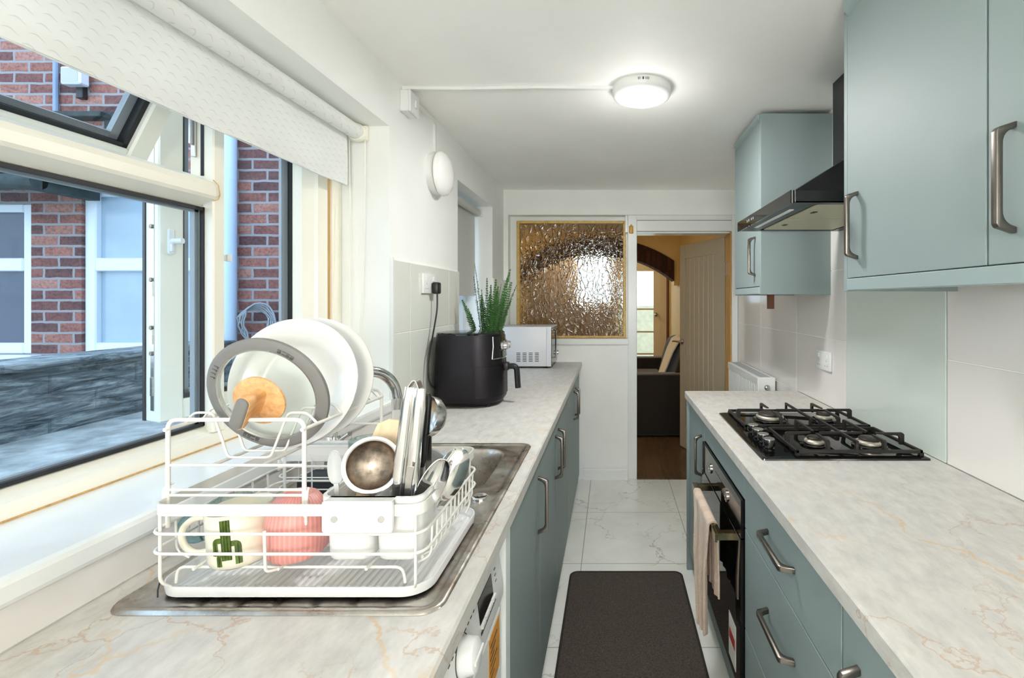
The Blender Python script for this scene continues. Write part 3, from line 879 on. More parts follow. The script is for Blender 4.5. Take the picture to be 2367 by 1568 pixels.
# ---------------- left base cabinets
FL = -.237     # door front plane
def base_left(y0, y1, hy, label, top=.868):
    t = thing('base_cabinet', (-.53, (y0 + y1) / 2, 0), label, 'cabinet', 'sage base cabinets under the sink worktop')
    b = box(B(), XL + .02, y0 + .001, .12, FL - .019, y1 - .001, top)
    obj('body', b, M['carcass'], t)
    obj('plinth', box(B(), -.315, y0 + .001, 0, -.30, y1 - .001, .118), M['sage'], t)
    d = obj('door', box(B(), FL - .018, y0 + .0015, .105, FL, y1 - .0015, .866, .0012), M['sage'], t)
    bow_handle(d, (FL, hy, .727), 1)
    return t
base_left(1.10, 1.571, 1.525, 'sage green base cabinet nearest the washing machine, its handle at the far edge', .735)
base_left(1.573, 2.045, 1.99, 'second sage green base cabinet counted from the washing machine')
base_left(2.047, 2.54, 2.10, 'third sage green base cabinet from the washing machine, at the middle of the run')
base_left(2.542, 3.02, 2.965, 'fourth sage green base cabinet from the washing machine')
base_left(3.022, 3.48, 3.08, 'last sage green base cabinet on the left, beside the glazed screen wall')
tag(obj('end_panel', box(B(), XL + .02, 1.052, 0, FL + .002, 1.096, .868, .001), M['carcass']), 'pale cabinet end panel beside the washing machine', 'panel')
b = lathe(B(), [(0, 0), (.036, 0), (.038, .01), (.038, .17), (.016, .215), (.016, .235), (.02, .237), (.02, .262), (0, .262)], 20, T(-.29, 3.565, 0.001))
t = thing('spray_bottle', (-.29, 3.565, 0), 'blue bottle in the dark gap at the far end of the left cabinets', 'bottle')
obj('bottle_body', b, M['blue_plastic'], t)
obj('bottle_cap', lathe(B(), [(.021, .24), (.021, .272), (0, .272)], 16, T(-.29, 3.565, 0)), M['white_plastic'], t)
# washing machine
WY0, WY1 = .43, 1.035
t = thing('washing_machine', (-.53, (WY0 + WY1) / 2, 0), 'white washing machine under the left worktop with a round dial', 'washing machine')
obj('body', box(B(), XL + .03, WY0, .012, -.258, WY1, .862, .004), M['white_plastic'], t)
obj('front_panel', box(B(), -.259, WY0 + .002, .05, -.243, WY1 - .002, .722, .004), M['white_plastic'], t)
cp = obj('control_panel', prism(B(), [(-.27, .862), (-.250, .862), (-.2365, .748), (-.243, .728), (-.27, .728)], 'y', WY0, WY1, .003), M['white_plastic'], t)
def wmp(y, z, h=.0):      # point on the sloping control panel
    f = (z - .748) / (.862 - .748); return (-.2365 - f * .0135 + h, y, z)
def plate(bm, y0, y1, z0, z1, h, th=.002):
    P = [wmp(y0, z0), wmp(y1, z0), wmp(y1, z1), wmp(y0, z1)]
    lo = [(p[0] + h - th, p[1], p[2]) for p in P]; hi = [(p[0] + h, p[1], p[2]) for p in P]
    return loft(bm, [lo, hi])
obj('display', plate(B(), .868, .962, .790, .832, .0012), M['black_gloss'], cp)
b = B()
for i in range(4): plate(b, .872 + i * .026, .894 + i * .026, .7805, .7865, .004, .005)
obj('button', b, M['white_plastic'], cp)
b = B(); plate(b, .868, .975, .771, .776, .0008)
for i in range(9):
    plate(b, .700 + i * .017, .708 + i * .017, .842, .844, .0006); plate(b, .712 + i * .016, .720 + i * .016, .832, .834, .0006)
for i in range(5): plate(b, .70 + i * .012, .707 + i * .012, .768 + .002 * i, .7695 + .002 * i, .0006)
for i in range(4): plate(b, .986, .996 , .80 + .012 * i, .8018 + .012 * i, .0006)
obj('printed_marking', b, M['ink'], cp)
KD = T(*wmp(.770, .808)) @ rot('Y', 90 - 6.7)
k = obj('dial', lathe(B(), [(.0, .028), (.020, .0275), (.0255, .024), (.029, .004), (.029, -.002), (0, -.002)], 36, KD), M['white_plastic'], cp)
obj('dial_ring', lathe(B(), [(.0325, -.001), (.0325, .0012), (.0315, .0012), (.0315, -.001)], 40, KD), M['ink'], cp)
g = box(B(), -.003, -.024, .0262, .003, .024, .0300, .0012)
obj('dial_grip', add(B(), g, KD), M['white_plastic'], k)
b = box(B(), -.2435, .935, .60, -.2422, 1.022, .712)
lab = obj('energy_sticker', b, M['orange_label'], t)
b = B()
for i in range(6): box(b, -.2424, .945 + .004 * (i % 2), .69 - i * .013, -.2418, 1.0 - .012 * (i % 3), .6935 - i * .013)
obj('printed_marking', b, M['ink'], lab)

# ---------------- right base units
FR = .402
def right_unit(y0, y1, label, plinth=True):
    t = thing('base_cabinet', (.70, (y0 + y1) / 2, 0), label, 'cabinet', 'sage base units under the hob worktop')
    obj('body', box(B(), FR + .019, y0 + .001, .12, XR - .03, y1 - .001, .868), M['carcass'], t)
    obj('plinth', box(B(), .450, y0 + .001, 0, .465, y1 - .001, .118), M['sage'], t)
    return t
t = right_unit(2.032, 2.425, 'narrow sage green cabinet at the far end of the right worktop')
d = obj('door', box(B(), FR, 2.0345, .105, FR + .018, 2.424, .866, .0012), M['sage'], t)
bow_handle(d, (FR, 2.095, .70), -1)
obj('end_panel', box(B(), .390, 2.426, 0.0, XR - .03, 2.446, .869, .001), M['sage'], t)
t = right_unit(.822, 1.420, 'sage green drawer unit between the oven and the nearest cupboard on the right')
for z0, z1, hz in ((.706, .866, .796), (.405, .703, .594), (.105, .402, .30)):
    d = obj('drawer', box(B(), FR, .8235, z0, FR + .018, 1.4185, z1, .0012), M['sage'], t)
    bow_handle(d, (FR, 1.122, hz), -1, False)
t = right_unit(.22, .820, 'sage green cupboard nearest the camera under the right worktop')
d = obj('door', box(B(), FR, .2215, .105, FR + .018, .8185, .866, .0012), M['sage'], t)
bow_handle(d, (FR, .765, .702), -1)

# ---------------- oven
t = thing('oven', (.68, 1.725, .2), 'black built-in oven with a brass-toned bar handle below the hob', 'oven')
obj('body', box(B(), .414, 1.424, .12, .95, 2.028, .785), M['black_satin'], t)
pn = obj('control_panel', box(B(), .392, 1.426, .668, .413, 2.027, .784, .001), M['oven_glass'], t)
dr = obj('door', box(B(), .390, 1.426, .195, .413, 2.027, .664, .001), M['oven_glass'], t)
b = box(B(), .330, 1.50, .618, .338, 1.925, .646, .001); box(b, .338, 1.50, .640, .352, 1.925, .646, .001)
for y in (1.505, 1.895): box(b, .332, y, .622, .391, y + .025, .645, .001)
obj('bar_handle', b, M['brass'], dr)
for y in (1.60, 1.86):
    obj('knob', lathe(B(), [(.0, .004), (.0155, .004), (.0165, .0), (.0, .0)], 28, T(.392, y, .725) @ rot('Y', -90)), M['oven_glass'], pn)
    obj('knob_ring', lathe(B(), [(.0165, .0), (.0165, .0045), (.0185, .0045), (.0185, .0)], 28, T(.392, y, .725) @ rot('Y', -90)), M['steel'], pn)
obj('display', box(B(), .3912, 1.68, .705, .3925, 1.78, .745), M['black_gloss'], pn)
lb = obj('energy_tag', box(B(), .3885, 1.475, .225, .3895, 1.56, .365), M['paper'], dr)
b = B(); box(b, .3878, 1.482, .285, .3884, 1.552, .318)
obj('printed_marking', b, M['red_ink'], lb)
obj('lower_panel', box(B(), FR, 1.422, .105, FR + .016, 2.030, .192, .001), M['sage'], t)
obj('plinth', box(B(), .450, 1.422, 0, .465, 2.030, .118), M['sage'], t)
obj('filler_panel', box(B(), FR, 1.422, .788, FR + .016, 2.030, .866, .001), M['sage'], t)

# towel over the oven bar
def towel(u, v):
    y0, y1 = 1.565, 1.855
    lf, lb2 = .440, .27
    s = v * (lf + lb2) - lf            # s<0: front fall, s>0: back fall
    yy = y0 + (y1 - y0) * u
    amp = min(1, abs(s) / .2)
    wave = (math.sin(u * 15 + 1.0) * .007 + math.sin(u * 31 + .3) * .004) * amp
    sq = 1 - .12 * min(1, max(0, -s) / .42)
    if s < 0:
        f = min(1, -s / lf); yy = 1.568 + (1.855 - .135 * f - 1.568) * u
    else:
        yy = 1.70 + (yy - 1.70) * .96
    a = max(-1, min(1, s / .022)) * PI / 2
    xx = .338 + .0135 * math.sin(a); zz = .640 + .0135 * math.cos(a)
    fall = max(0, abs(s) - .022)
    zz -= fall
    if s < 0: xx -= .003 + wave * .9 + .006 * amp
    else: xx += min(.016, .002 + abs(wave))
    zz += (.045 * (1 - u) + .005 * math.sin(u * 5 + 1)) * min(1, fall / .4) if s < 0 else 0
    return (xx, yy, zz)
b = sheet(B(), towel, 56, 90, .006)
tw = obj('hand_towel', b, M['towel'], smooth=80)
tag(tw, 'peach beige terry towel hanging over the oven handle', 'towel')

# ---------------- hob
HX0, HX1, HY0, HY1 = .452, .958, 1.408, 1.988
HZ = CT
t = thing('gas_hob', ((HX0 + HX1) / 2, (HY0 + HY1) / 2, CT), 'black glass four burner gas hob set in the right worktop', 'hob')
b = loft(B(), [ring3(rr(HX1 - HX0, HY1 - HY0, .008, 3, (HX0 + HX1) / 2, (HY0 + HY1) / 2), HZ + .0005), ring3(rr(HX1 - HX0 - .002, HY1 - HY0 - .002, .008, 3, (HX0 + HX1) / 2, (HY0 + HY1) / 2), HZ + .005),
               ring3(rr(HX1 - HX0 - .028, HY1 - HY0 - .028, .008, 3, (HX0 + HX1) / 2, (HY0 + HY1) / 2), HZ + .009)])
obj('glass_base', b, M['black_gloss'], t, 20)
HT = HZ + .009
burn = [(.660, 1.530, .026), (.832, 1.520, .033), (.622, 1.850, .046), (.832, 1.850, .028)]
for x, y, r in burn:
    bn = obj('burner', lathe(B(), [(r + .016, HT), (r + .014, HT + .004), (r + .002, HT + .006), (r - .002, HT + .012), (r + .006, HT + .0125), (r + .006, HT + .017), (r - .002, HT + .0225), (0, HT + .0225)], 40, T(x, y, 0)), M['burner_ring'], t)
    obj('burner_cap', lathe(B(), [(r - .001, HT + .022), (r + .0, HT + .026), (r - .004, HT + .029), (0, HT + .030)], 40, T(x, y, 0)), M['burner_cap'], bn)
    obj('burner_skirt', lathe(B(), [(r + .020, HT), (r + .019, HT + .005), (r + .008, HT + .008), (r - .004, HT + .008)], 40, T(x, y, 0)), M['black_gloss'], bn)
for i, y in enumerate((1.482, 1.538, 1.594, 1.650)):
    kb = obj('knob', lathe(B(), [(.0165, HT), (.0165, HT + .006), (.0125, HT + .008), (.0125, HT + .014), (.0185, HT + .015), (.0185, HT + .033), (.0175, HT + .035), (0, HT + .035)], 28, T(.496, y, 0)), M['black_gloss'], t)
    obj('knob_cap', lathe(B(), [(.0178, HT + .0348), (.0172, HT + .0362), (0, HT + .0362)], 28, T(.496, y, 0)), M['steel'], kb)
def pan_support(x0, x1, y0, y1, bs):
    b = B(); zl, zh = HT + .006, HT + .044; w = .0045
    for q in ((x0, y0, x1, y0), (x0, y1, x1, y1), (x0, y0, x0, y1), (x1, y0, x1, y1)):
        box(b, q[0] - w, q[1] - w, zl, q[2] + w, q[3] + w, zl + .010, .0012)
    for x in (x0, x1):
        for y in (y0, y1): box(b, x - .006, y - .006, HT, x + .006, y + .006, zl + .002)
    def finger(px, py, qx, qy):            # post at the rim, arm pointing inwards, tapering
        d = Vector((qx - px, qy - py, 0)); L2 = d.length; d.normalize(); s = Vector((-d.y, d.x, 0)) * .0042
        P = Vector((px, py, 0))
        poly = [(0, zl), (.012, zl), (.013, zh - .014), (.020, zh - .009), (L2, zh - .004), (L2, zh), (.004, zh), (-.002, zh - .005), (-.002, zl)]
        A = [P + d * a - s + Vector((0, 0, z)) for a, z in poly]; C = [P + d * a + s + Vector((0, 0, z)) for a, z in poly]
        loft(b, [[tuple(v) for v in A], [tuple(v) for v in C]])
    xm = (bs[0][0] + bs[1][0]) / 2
    for bx, by, r in bs:
        finger(bx, y0, bx, by - r * .55); finger(bx, y1, bx, by + r * .55)
    finger(x0, bs[0][1], bs[0][0] - bs[0][2] * .55, bs[0][1]); finger(x1, bs[1][1], bs[1][0] + bs[1][2] * .55, bs[1][1])
    # centre bar across the frame with two inward arms
    box(b, xm - .0042, y0, zh - .009, xm + .0042, y1, zh, .001)
    for y in (y0, y1): box(b, xm - .0042, y - .005, zl, xm + .0042, y + .007 if y == y0 else y + .004, zh, .001)
    ym = bs[0][1]
    box(b, bs[0][0] + bs[0][2] * .55, ym - .004, zh - .008, bs[1][0] - bs[1][2] * .55, ym + .004, zh - .0005, .001)
    return obj('pan_support', b, M['black_iron'], t)
pan_support(.565, .940, 1.432, 1.690, burn[:2])
pan_support(.492, .940, 1.722, 1.962, burn[2:])

# ---------------- hob splashback, cooker hood
tag(obj('glass_splashback', box(B(), XR - .009, 1.384, CT + .001, XR - .001, 1.968, 1.70, .001), M['splash']), 'pale green glass splashback on the wall behind the hob', 'splashback')
HDX, HDY0, HDY1 = .543, 1.430, 2.028
t = thing('cooker_hood', (.77, 1.73, 1.686), 'black chimney cooker hood with a dark glass front above the hob', 'cooker hood')
b = B()
def rect(x0, y0, x1, y1, z): return [(x0, y0, z), (x1, y0, z), (x1, y1, z), (x0, y1, z)]
loft(b, [rect(HDX + .012, HDY0, XR, HDY1, 1.686), rect(HDX + .012, HDY0, XR, HDY1, 1.722), rect(.873, 1.60, XR, 1.86, 1.918)], False, True)
# underside rim leaving a recess for the filters
box(b, HDX + .012, HDY0, 1.686, HDX + .085, HDY1, 1.690); box(b, XR - .05, HDY0, 1.686, XR, HDY1, 1.690)
box(b, HDX + .085, HDY0, 1.686, XR - .05, HDY0 + .03, 1.690); box(b, HDX + .085, HDY1 - .03, 1.686, XR - .05, HDY1, 1.690)
can = obj('canopy', b, M['hood_black'], t, 25)
fp = obj('glass_front', box(B(), HDX, HDY0 - .002, 1.684, HDX + .011, HDY1 + .002, 1.724, .001), M['hood_glass'], t)
b = B(); box(b, HDX + .003, HDY0 - .004, 1.684, HDX + .006, HDY0 - .001, 1.724); box(b, HDX + .013, HDY0 - .002, 1.687, HDX + .015, HDY0 + .001, 1.722)
obj('front_trim', b, M['steel'], t)
for i, y in enumerate((1.80, 1.822, 1.856, 1.878)):
    obj('touch_button', box(B(), HDX - .0006, y, 1.700, HDX, y + .008, 1.709), M['spacer'], fp)
obj('chimney', box(B(), .873, 1.60, 1.915, XR, 1.86, ZC, .002), M['hood_black'], t)
for y0, y1 in ((HDY0 + .034, 1.727), (1.731, HDY1 - .034)):
    b = box(B(), HDX + .10, y0, 1.687, XR - .055, y1, 1.6935, .002)
    f = obj('grease_filter', b, M['hood_filter'], t)
    obj('filter_catch', box(B(), HDX + .135, (y0 + y1) / 2 - .014, 1.685, HDX + .150, (y0 + y1) / 2 + .014, 1.688, .001), M['black_satin'], f)
obj('light_strip', box(B(), HDX + .038, 1.54, 1.684, HDX + .054, 1.92, 1.687, .001), M['lamp_dome'], t)

# ---------------- wall cabinets
FU = .668
def wall_cab(y0, y1, hy, label, ends):
    t = thing('wall_cabinet', (.83, (y0 + y1) / 2, 1.42), label, 'cabinet', 'sage wall cabinets on the right')
    obj('body', box(B(), FU + .020, y0, 1.44, XR - .001, y1, 2.19), M['sage'], t)
    for e0, e1 in ends: obj('end_panel', box(B(), FU + .001, e0, 1.415, XR - .0005, e1, 2.226, .001), M['sage'], t)
    d = obj('door', box(B(), FU, y0 + .0015, 1.452, FU + .018, y1 - .0015, 2.192, .0012), M['sage'], t)
    bow_handle(d, (FU, hy, 1.593), -1)
    return t
wall_cab(.839, 1.336, 1.281, 'tall sage wall cabinet with its end panel beside the cooker hood', [(1.336, 1.356)])
wall_cab(.338, .837, .782, 'tall sage wall cabinet nearest the camera, cut by the right edge of the photo', [])
b = box(B(), FU - .002, .338, 1.417, FU + .030, 1.335, 1.450, .002)
tag(obj('cabinet_pelmet', b, M['sage_edge']), 'sage green pelmet strip along the bottom of the near wall cabinets', 'pelmet')
b = prism(B(), [(FU - .012, 2.228), (FU - .012, 2.208), (FU + .004, 2.194), (FU + .03, 2.194), (FU + .03, 2.228)], 'y', .338, 1.335)
tag(obj('cabinet_cornice', b, M['sage_edge']), 'sage green cornice strip along the top of the near wall cabinets', 'cornice')
t = wall_cab(2.128, 2.532, 2.187, 'far sage wall cabinet between the cooker hood and the doorway', [(2.110, 2.128), (2.532, 2.550)])
far_cab = t
obj('pelmet', box(B(), FU - .001, 2.128, 1.417, FU + .030, 2.532, 1.449, .002), M['sage_edge'], t)
obj('cornice', prism(B(), [(FU - .010, 2.226), (FU - .010, 2.208), (FU + .004, 2.195), (FU + .03, 2.195), (FU + .03, 2.226)], 'y', 2.128, 2.532), M['sage_edge'], t)
tag(obj('strip_light_fitting', box(B(), .86, .80, 1.405, .985, .93, 1.438, .004), M['black_satin']), 'dark fitting tucked under the near wall cabinets', 'fitting')
obj('support_batten', box(B(), .80, 2.40, 1.345, .83, 2.425, 1.4405, .001), M['copper'], far_cab)

# ---------------- sockets
def socket(x, y, z, nx, label, plugged=False):
    """double switched socket; nx = +1 faces +X"""
    t = thing('wall_socket', (x, y, z - .043), label, 'socket')
    s = nx
    b = box(B(), min(x, x + s * .011), y - .073, z - .043, max(x, x + s * .011), y + .073, z + .043, .003, 2)
    obj('face_plate', b, M['white_plastic'], t)
    for dy in (-.036, .036):
        yy = y + dy
        obj('switch', box(B(), min(x + s * .010, x + s * .0145), yy * 1 - (.010 if dy < 0 else -.0) - .0, z + .012, max(x + s * .010, x + s * .0145), yy + (.0 if dy < 0 else .010), z + .032, .001), M['white_plastic'], t)
        b = B()
        for oy, oz, w, h in ((0, .0, .004, .008), (-.011, -.022, .0075, .004), (.011, -.022, .0075, .004)):
            box(b, min(x + s * .0105, x + s * .0113), yy + oy - w / 2, z + oz - h / 2, max(x + s * .0105, x + s * .0113), yy + oy + w / 2, z + oz + h / 2)
        obj('pin_hole', b, M['spacer'], t)
    return t
socket(XL + .009, 2.120, 1.463, 1, 'white double socket on the left tiles with a black plug in it')
socket(XR - .008, 2.168, 1.113, -1, 'white double socket on the right wall behind the hob')

# ---------------- radiator
t = thing('radiator', (.93, 3.14, .35), 'white panel radiator on the right wall beyond the worktop', 'radiator')
RX0, RX1, RY0, RY1, RZ0, RZ1 = .868, .968, 2.79, 3.50, .34, .93
b = B()
n = 21; pw = (RY1 - RY0) / n
for i in range(n):
    y = RY0 + i * pw
    prism(b, [(RX0 + .004, y), (RX0, y + pw * .22), (RX0, y + pw * .78), (RX0 + .004, y + pw), (RX0 + .014, y + pw), (RX0 + .014, y)], 'z', RZ0, RZ1 - .03)
obj('front_panel', b, M['radiator'], t, 20)
b = B()
for i in range(n):
    y = RY0 + i * pw
    box(b, RX1 - .013, y, RZ0, RX1, y + pw, RZ1 - .03)
obj('back_panel', b, M['radiator'], t)
b = prism(B(), [(RX0 - .002, RZ1 - .045), (RX0 - .002, RZ1 - .004), (RX0 + .003, RZ1), (RX1 - .003, RZ1), (RX1, RZ1 - .004), (RX1, RZ1 - .045)], 'y', RY0 - .002, RY1 + .002)
tg = obj('top_grille', b, M['radiator'], t)
b = B()
for i in range(28): box(b, RX0 + .018, RY0 + .02 + i * .0245, RZ1 - .0005, RX1 - .018, RY0 + .034 + i * .0245, RZ1 + .0008)
obj('grille_slot', b, M['spacer'], tg)
obj('side_panel', box(B(), RX0 - .003, RY0 - .006, RZ0 + .01, RX1 + .001, RY0 + .002, RZ1 + .001, .003), M['radiator'], t)
b = lathe(B(), [(.017, 0), (.017, .001), (0, .001)], 24, T((RX0 + RX1) / 2 + .002, RY0 - .006, RZ1 - .058) @ rot('X', 90))
obj('port_recess', b, M['spacer'], t)
b = lathe(B(), [(.013, 0), (.013, .008), (.008, .012), (0, .012)], 20, T((RX0 + RX1) / 2 + .002, RY0 - .006, RZ1 - .060) @ rot('X', 90))
obj('bleed_plug', b, M['chrome'], t)
for z in (RZ0 + .06, RZ1 - .12): obj('wall_bracket', box(B(), RX1 - .002, 3.10, z, XR - .0, 3.13, z + .04), M['radiator'], t)

# ---------------- ceiling lamp, trunking, wall lamp
def led_lamp(x, y, label, name='ceiling_light'):
    t = thing(name, (x, y, ZC - .042), label, 'ceiling light')
    b = lathe(B(), [(.118, ZC), (.118, ZC - .026), (.114, ZC - .034), (.104, ZC - .040), (.0985, ZC - .040), (.0985, ZC - .034), (0, ZC - .034)], 64, T(x, y, 0))
    hz = obj('housing', b, M['white_plastic'], t)
    obj('diffuser', lathe(B(), [(.098, ZC - .036), (.090, ZC - .0395), (0, ZC - .041)], 64, T(x, y, 0)), M['led'], t)
    b = B()
    for i, (a, w, h) in enumerate([(-9.5, 1.0, .010), (-7, .8, .010), (-5.2, .5, .006), (-.4, 2.8, .010), (4.4, 1.1, .010), (7, 1.1, .010), (9.6, 1.1, .010)]):
        q = box(B(), -.0008, -math.radians(w) * .118 / 2, ZC - .012 - h / 2, .0008, math.radians(w) * .118 / 2, ZC - .012 + h / 2)
        add(b, q, T(x, y, 0) @ rot('Z', -90 + a) @ T(.118, 0, 0))
    obj('vent_mark', b, M['ink'], hz)
    return t
LX, LYc = .122, 1.905
led_lamp(LX, LYc, 'round white glowing ceiling light in the middle of the kitchen')
b = strip(B(), [(XL + .03, 1.893, ZC - .006), (-.60, 1.895, ZC - .0065), (-.30, 1.884, ZC - .0065), (LX - .116, 1.890, ZC - .006)], [(-.009, -.006), (.009, -.006), (.009, .006), (-.009, .006)])
box(b, XL, 1.884, ZC - .013, XL + .032, 1.902, ZC)
tag(obj('cable_trunking', b, M['white_plastic']), 'white trunking crossing the ceiling to the round ceiling light', 'trunking')
t = thing('junction_box', (XL, 1.90, 2.13), 'small white switched box high on the left wall under the ceiling', 'junction box')
obj('back_box', box(B(), XL, 1.860, 2.138, XL + .034, 1.944, 2.222, .003), M['white_plastic'], t)
fpl = obj('face_plate', box(B(), XL + .034, 1.859, 2.137, XL + .043, 1.945, 2.223, .003), M['white_plastic'], t)
obj('switch', box(B(), XL + .042, 1.900, 2.165, XL + .048, 1.918, 2.195, .002), M['white_plastic'], fpl)
b = box(B(), XL, 1.944, 2.214, XL + .012, 2.228, 2.230, .001); box(b, XL, 2.206, 2.085, XL + .012, 2.224, 2.214, .001)
tag(obj('cable_trunking', b, M['white_plastic']), 'white trunking on the left wall dropping to the round wall light', 'trunking')
t = thing('wall_light', (XL, 2.215, 1.98), 'round unlit white bulkhead lamp on the left wall', 'wall light')
RW = T(XL, 2.215, 1.983) @ rot('Y', 90)
obj('base', lathe(B(), [(.098, 0), (.098, .020), (.094, .026), (.080, .028), (.080, .034), (0, .034)], 48, RW), M['white_plastic'], t)
obj('diffuser', lathe(B(), [(.082, .030), (.100, .034), (.103, .040), (.101, .052), (.088, .066), (.06, .078), (.03, .083), (0, .084)], 48, RW), M['lamp_dome'], t)

# ---------------- roller blinds
t = thing('roller_blind', (-.94, 1.0, 1.8), 'large cream wave-patterned roller blind half lowered over the near window', 'roller blind')
tb = obj('tube', tube(B(), [(-.938, .30, 2.008), (-.938, 1.728, 2.008)], .027, 28), M['fabric'], t)
def fab(u, v):
    y = .30 + 1.418 * u; z = 2.008 - v * .200
    return (-.965 + .003 * math.sin(v * 3) + (.0015 * math.sin(u * 40) + .001 * math.sin(u * 23 + v * 4)) * v, y, z)
fb = obj('fabric', sheet(B(), fab, 60, 14, .0008), M['fabric'], t, 80)
obj('bottom_bar', prism(B(), [(-.969, 1.806), (-.969, 1.845), (-.9655, 1.845), (-.9655, 1.806)], 'y', .30, 1.718), M['fabric'], fb)
b = lathe(B(), [(0, 0), (.031, 0), (.033, .004), (.033, .018), (.028, .022), (0, .022)], 28, T(-.938, 1.728, 2.008) @ rot('X', -90)); box(b, -.975, 1.752, 1.985, -.91, 1.773, 2.04, .003)
obj('end_bracket', b, M['upvc'], t)
def beads(bm, pts, r=.0019, step=.0065):
    P = [Vector(p) for p in pts]; out, R = [], []
    for a, c in zip(P[:-1], P[1:]):
        n = max(2, int((c - a).length / step)) * 2
        for i in range(n):
            out.append(a.lerp(c, i / n)); R.append(r if i % 2 else r * .45)
    return tube(bm, out, R, 6)
b = beads(B(), [(-.968, 1.742, 2.0), (-.966, 1.742, 1.80), (-.962, 1.735, 1.55), (-.958, 1.722, 1.30), (-.954, 1.71, 1.10)])
beads(b, [(-.910, 1.742, 2.0), (-.912, 1.744, 1.7), (-.920, 1.744, 1.4), (-.935, 1.738, 1.18), (-.947, 1.722, 1.10), (-.954, 1.71, 1.10)])
obj('bead_chain', b, M['upvc'], t)
t = thing('roller_blind', (-.94, 2.94, 1.42), 'plain grey roller blind covering most of the small far window', 'roller blind')
obj('tube', tube(B(), [(-.93, 2.575, 1.998), (-.93, 3.288, 1.998)], .024, 24), M['fabric_plain'], t)
fb = obj('fabric', sheet(B(), lambda u, v: (-.953 + .002 * math.sin(v * 3), 2.58 + .705 * u, 1.998 - .578 * v), 20, 16, .0008), M['fabric_plain'], t, 80)
obj('bottom_bar', box(B(), -.957, 2.58, 1.418, -.948, 3.285, 1.440, .002), M['fabric_plain'], fb)
obj('end_bracket', box(B(), -.957, 3.288, 1.972, -.905, 3.313, 2.028, .004), M['white_plastic'], t)

# ---------------- air fryer with its cord
AX, AYc, AW, AD = -.657, 2.215, .318, .285
t = thing('air_fryer', (AX, AYc, CT), 'black air fryer on the left worktop with a handle on its right', 'air fryer')
def afr(z, k): return ring3(rr(AW * k, AD * k, .115 * k, 10, AX, AYc), z)
b = loft(B(), [afr(CT + .012, .86), afr(CT + .016, .92), afr(CT + .030, .985), afr(CT + .055, 1.0), afr(CT + .15, .990), afr(CT + .24, .965), afr(CT + .310, .940), afr(CT + .322, .930)])
body = obj('body', b, M['airfryer'], t, 40)
b = loft(B(), [afr(CT + .008, .84), afr(CT + .014, .90), afr(CT + .016, .90)])
obj('base', b, M['black_satin'], t)
b = loft(B(), [afr(CT + .322, .935), afr(CT + .328, .935), afr(CT + .332, .90), afr(CT + .334, .7)])
obj('lid', b, M['black_gloss'], t, 20)
b = B()
for sx in (-.10, .10):
    for sy in (-.085, .085): cyl(b, (AX + sx, AYc + sy, CT), (AX + sx, AYc + sy, CT + .010), .011, 12)
obj('foot', b, M['black_satin'], t)
def arcpts(z, k, off, xmin):
    pts = [p for p in rr(AW * k + 2 * off, AD * k + 2 * off, .115 * k + off, 24, AX, AYc) if p[0] > xmin]
    pts.sort(key=lambda p: math.atan2(p[1] - AYc, p[0] - AX)); return [(x, y, z) for x, y in pts]
m0 = arcpts(CT + .052, 1.0, .0035, -.598); m = len(m0)
rows = []
for z, k in ((CT + .045, .998), (CT + .15, .990), (CT + .183, .981)):
    a = arcpts(z, k, .003, -.600); rows.append([a[int(round(i * (len(a) - 1) / 30))] for i in range(31)])
b = sheet(B(), lambda u, v: rows[int(round(v * 2))][int(round(u * 30))], 30, 2, .006)
dw = obj('drawer', b, M['airfryer'], t, 40)
fx = AX + AW / 2
b = B()
tube(b, rounded([(fx - .012, AYc - .01, CT + .170), (fx + .045, AYc - .01, CT + .172), (fx + .056, AYc - .01, CT + .160), (fx + .062, AYc - .01, CT + .070)], .022), .0135, 10)
box(b, fx - .012, AYc - .030, CT + .152, fx + .020, AYc + .010, CT + .190, .006, 2)
obj('handle', b, M['black_satin'], dw)
# control fascia with two chrome-ringed dials and a chrome trim line
b = B()
for sy, sz in ((-.036, .30), (-.036, .225)):
    pass
a0 = [arcpts(CT + z, k, .0025, -.535) for z, k in ((.315, .938), (.27, .955), (.215, .972))]
rows2 = [[a[int(round(i * (len(a) - 1) / 20))] for i in range(21)] for a in a0]
b = sheet(B(), lambda u, v: rows2[int(round(v * 2))][int(round(u * 20))], 20, 2, .004)
fa = obj('control_panel', b, M['black_gloss'], t, 40)
edge = [rows2[0][0], rows2[1][0], rows2[2][0]] + rows2[2][1:]
obj('chrome_trim', tube(B(), [Vector(p) + Vector((.001, -.001, 0)) for p in edge], .0026, 8), M['chrome'], fa)
for sy, sz in ((-.030, .268), (.030, .268)):
    kn = obj('dial', lathe(B(), [(.024, 0), (.024, .010), (.019, .012), (.017, .026), (.015, .028), (0, .028)], 28, T(fx - .009, AYc + sy, CT + sz) @ rot('Y', 88)), M['chrome'], fa)
pl = XL + .009
b = box(B(), pl + .0125, 2.132, 1.418, pl + .042, 2.180, 1.472, .008, 2)
obj('plug', b, M['black_satin'], t)
b = tube(B(), rounded([(pl + .03, 2.157, 1.424), (pl + .030, 2.158, 1.35), (pl + .022, 2.13, 1.24), (pl + .020, 2.075, 1.13), (pl + .024, 2.068, 1.03), (pl + .035, 2.12, .985), (-.785, 2.175, .985)], .12, 8), .0038, 8)
obj('power_cord', b, M['black_satin'], t)

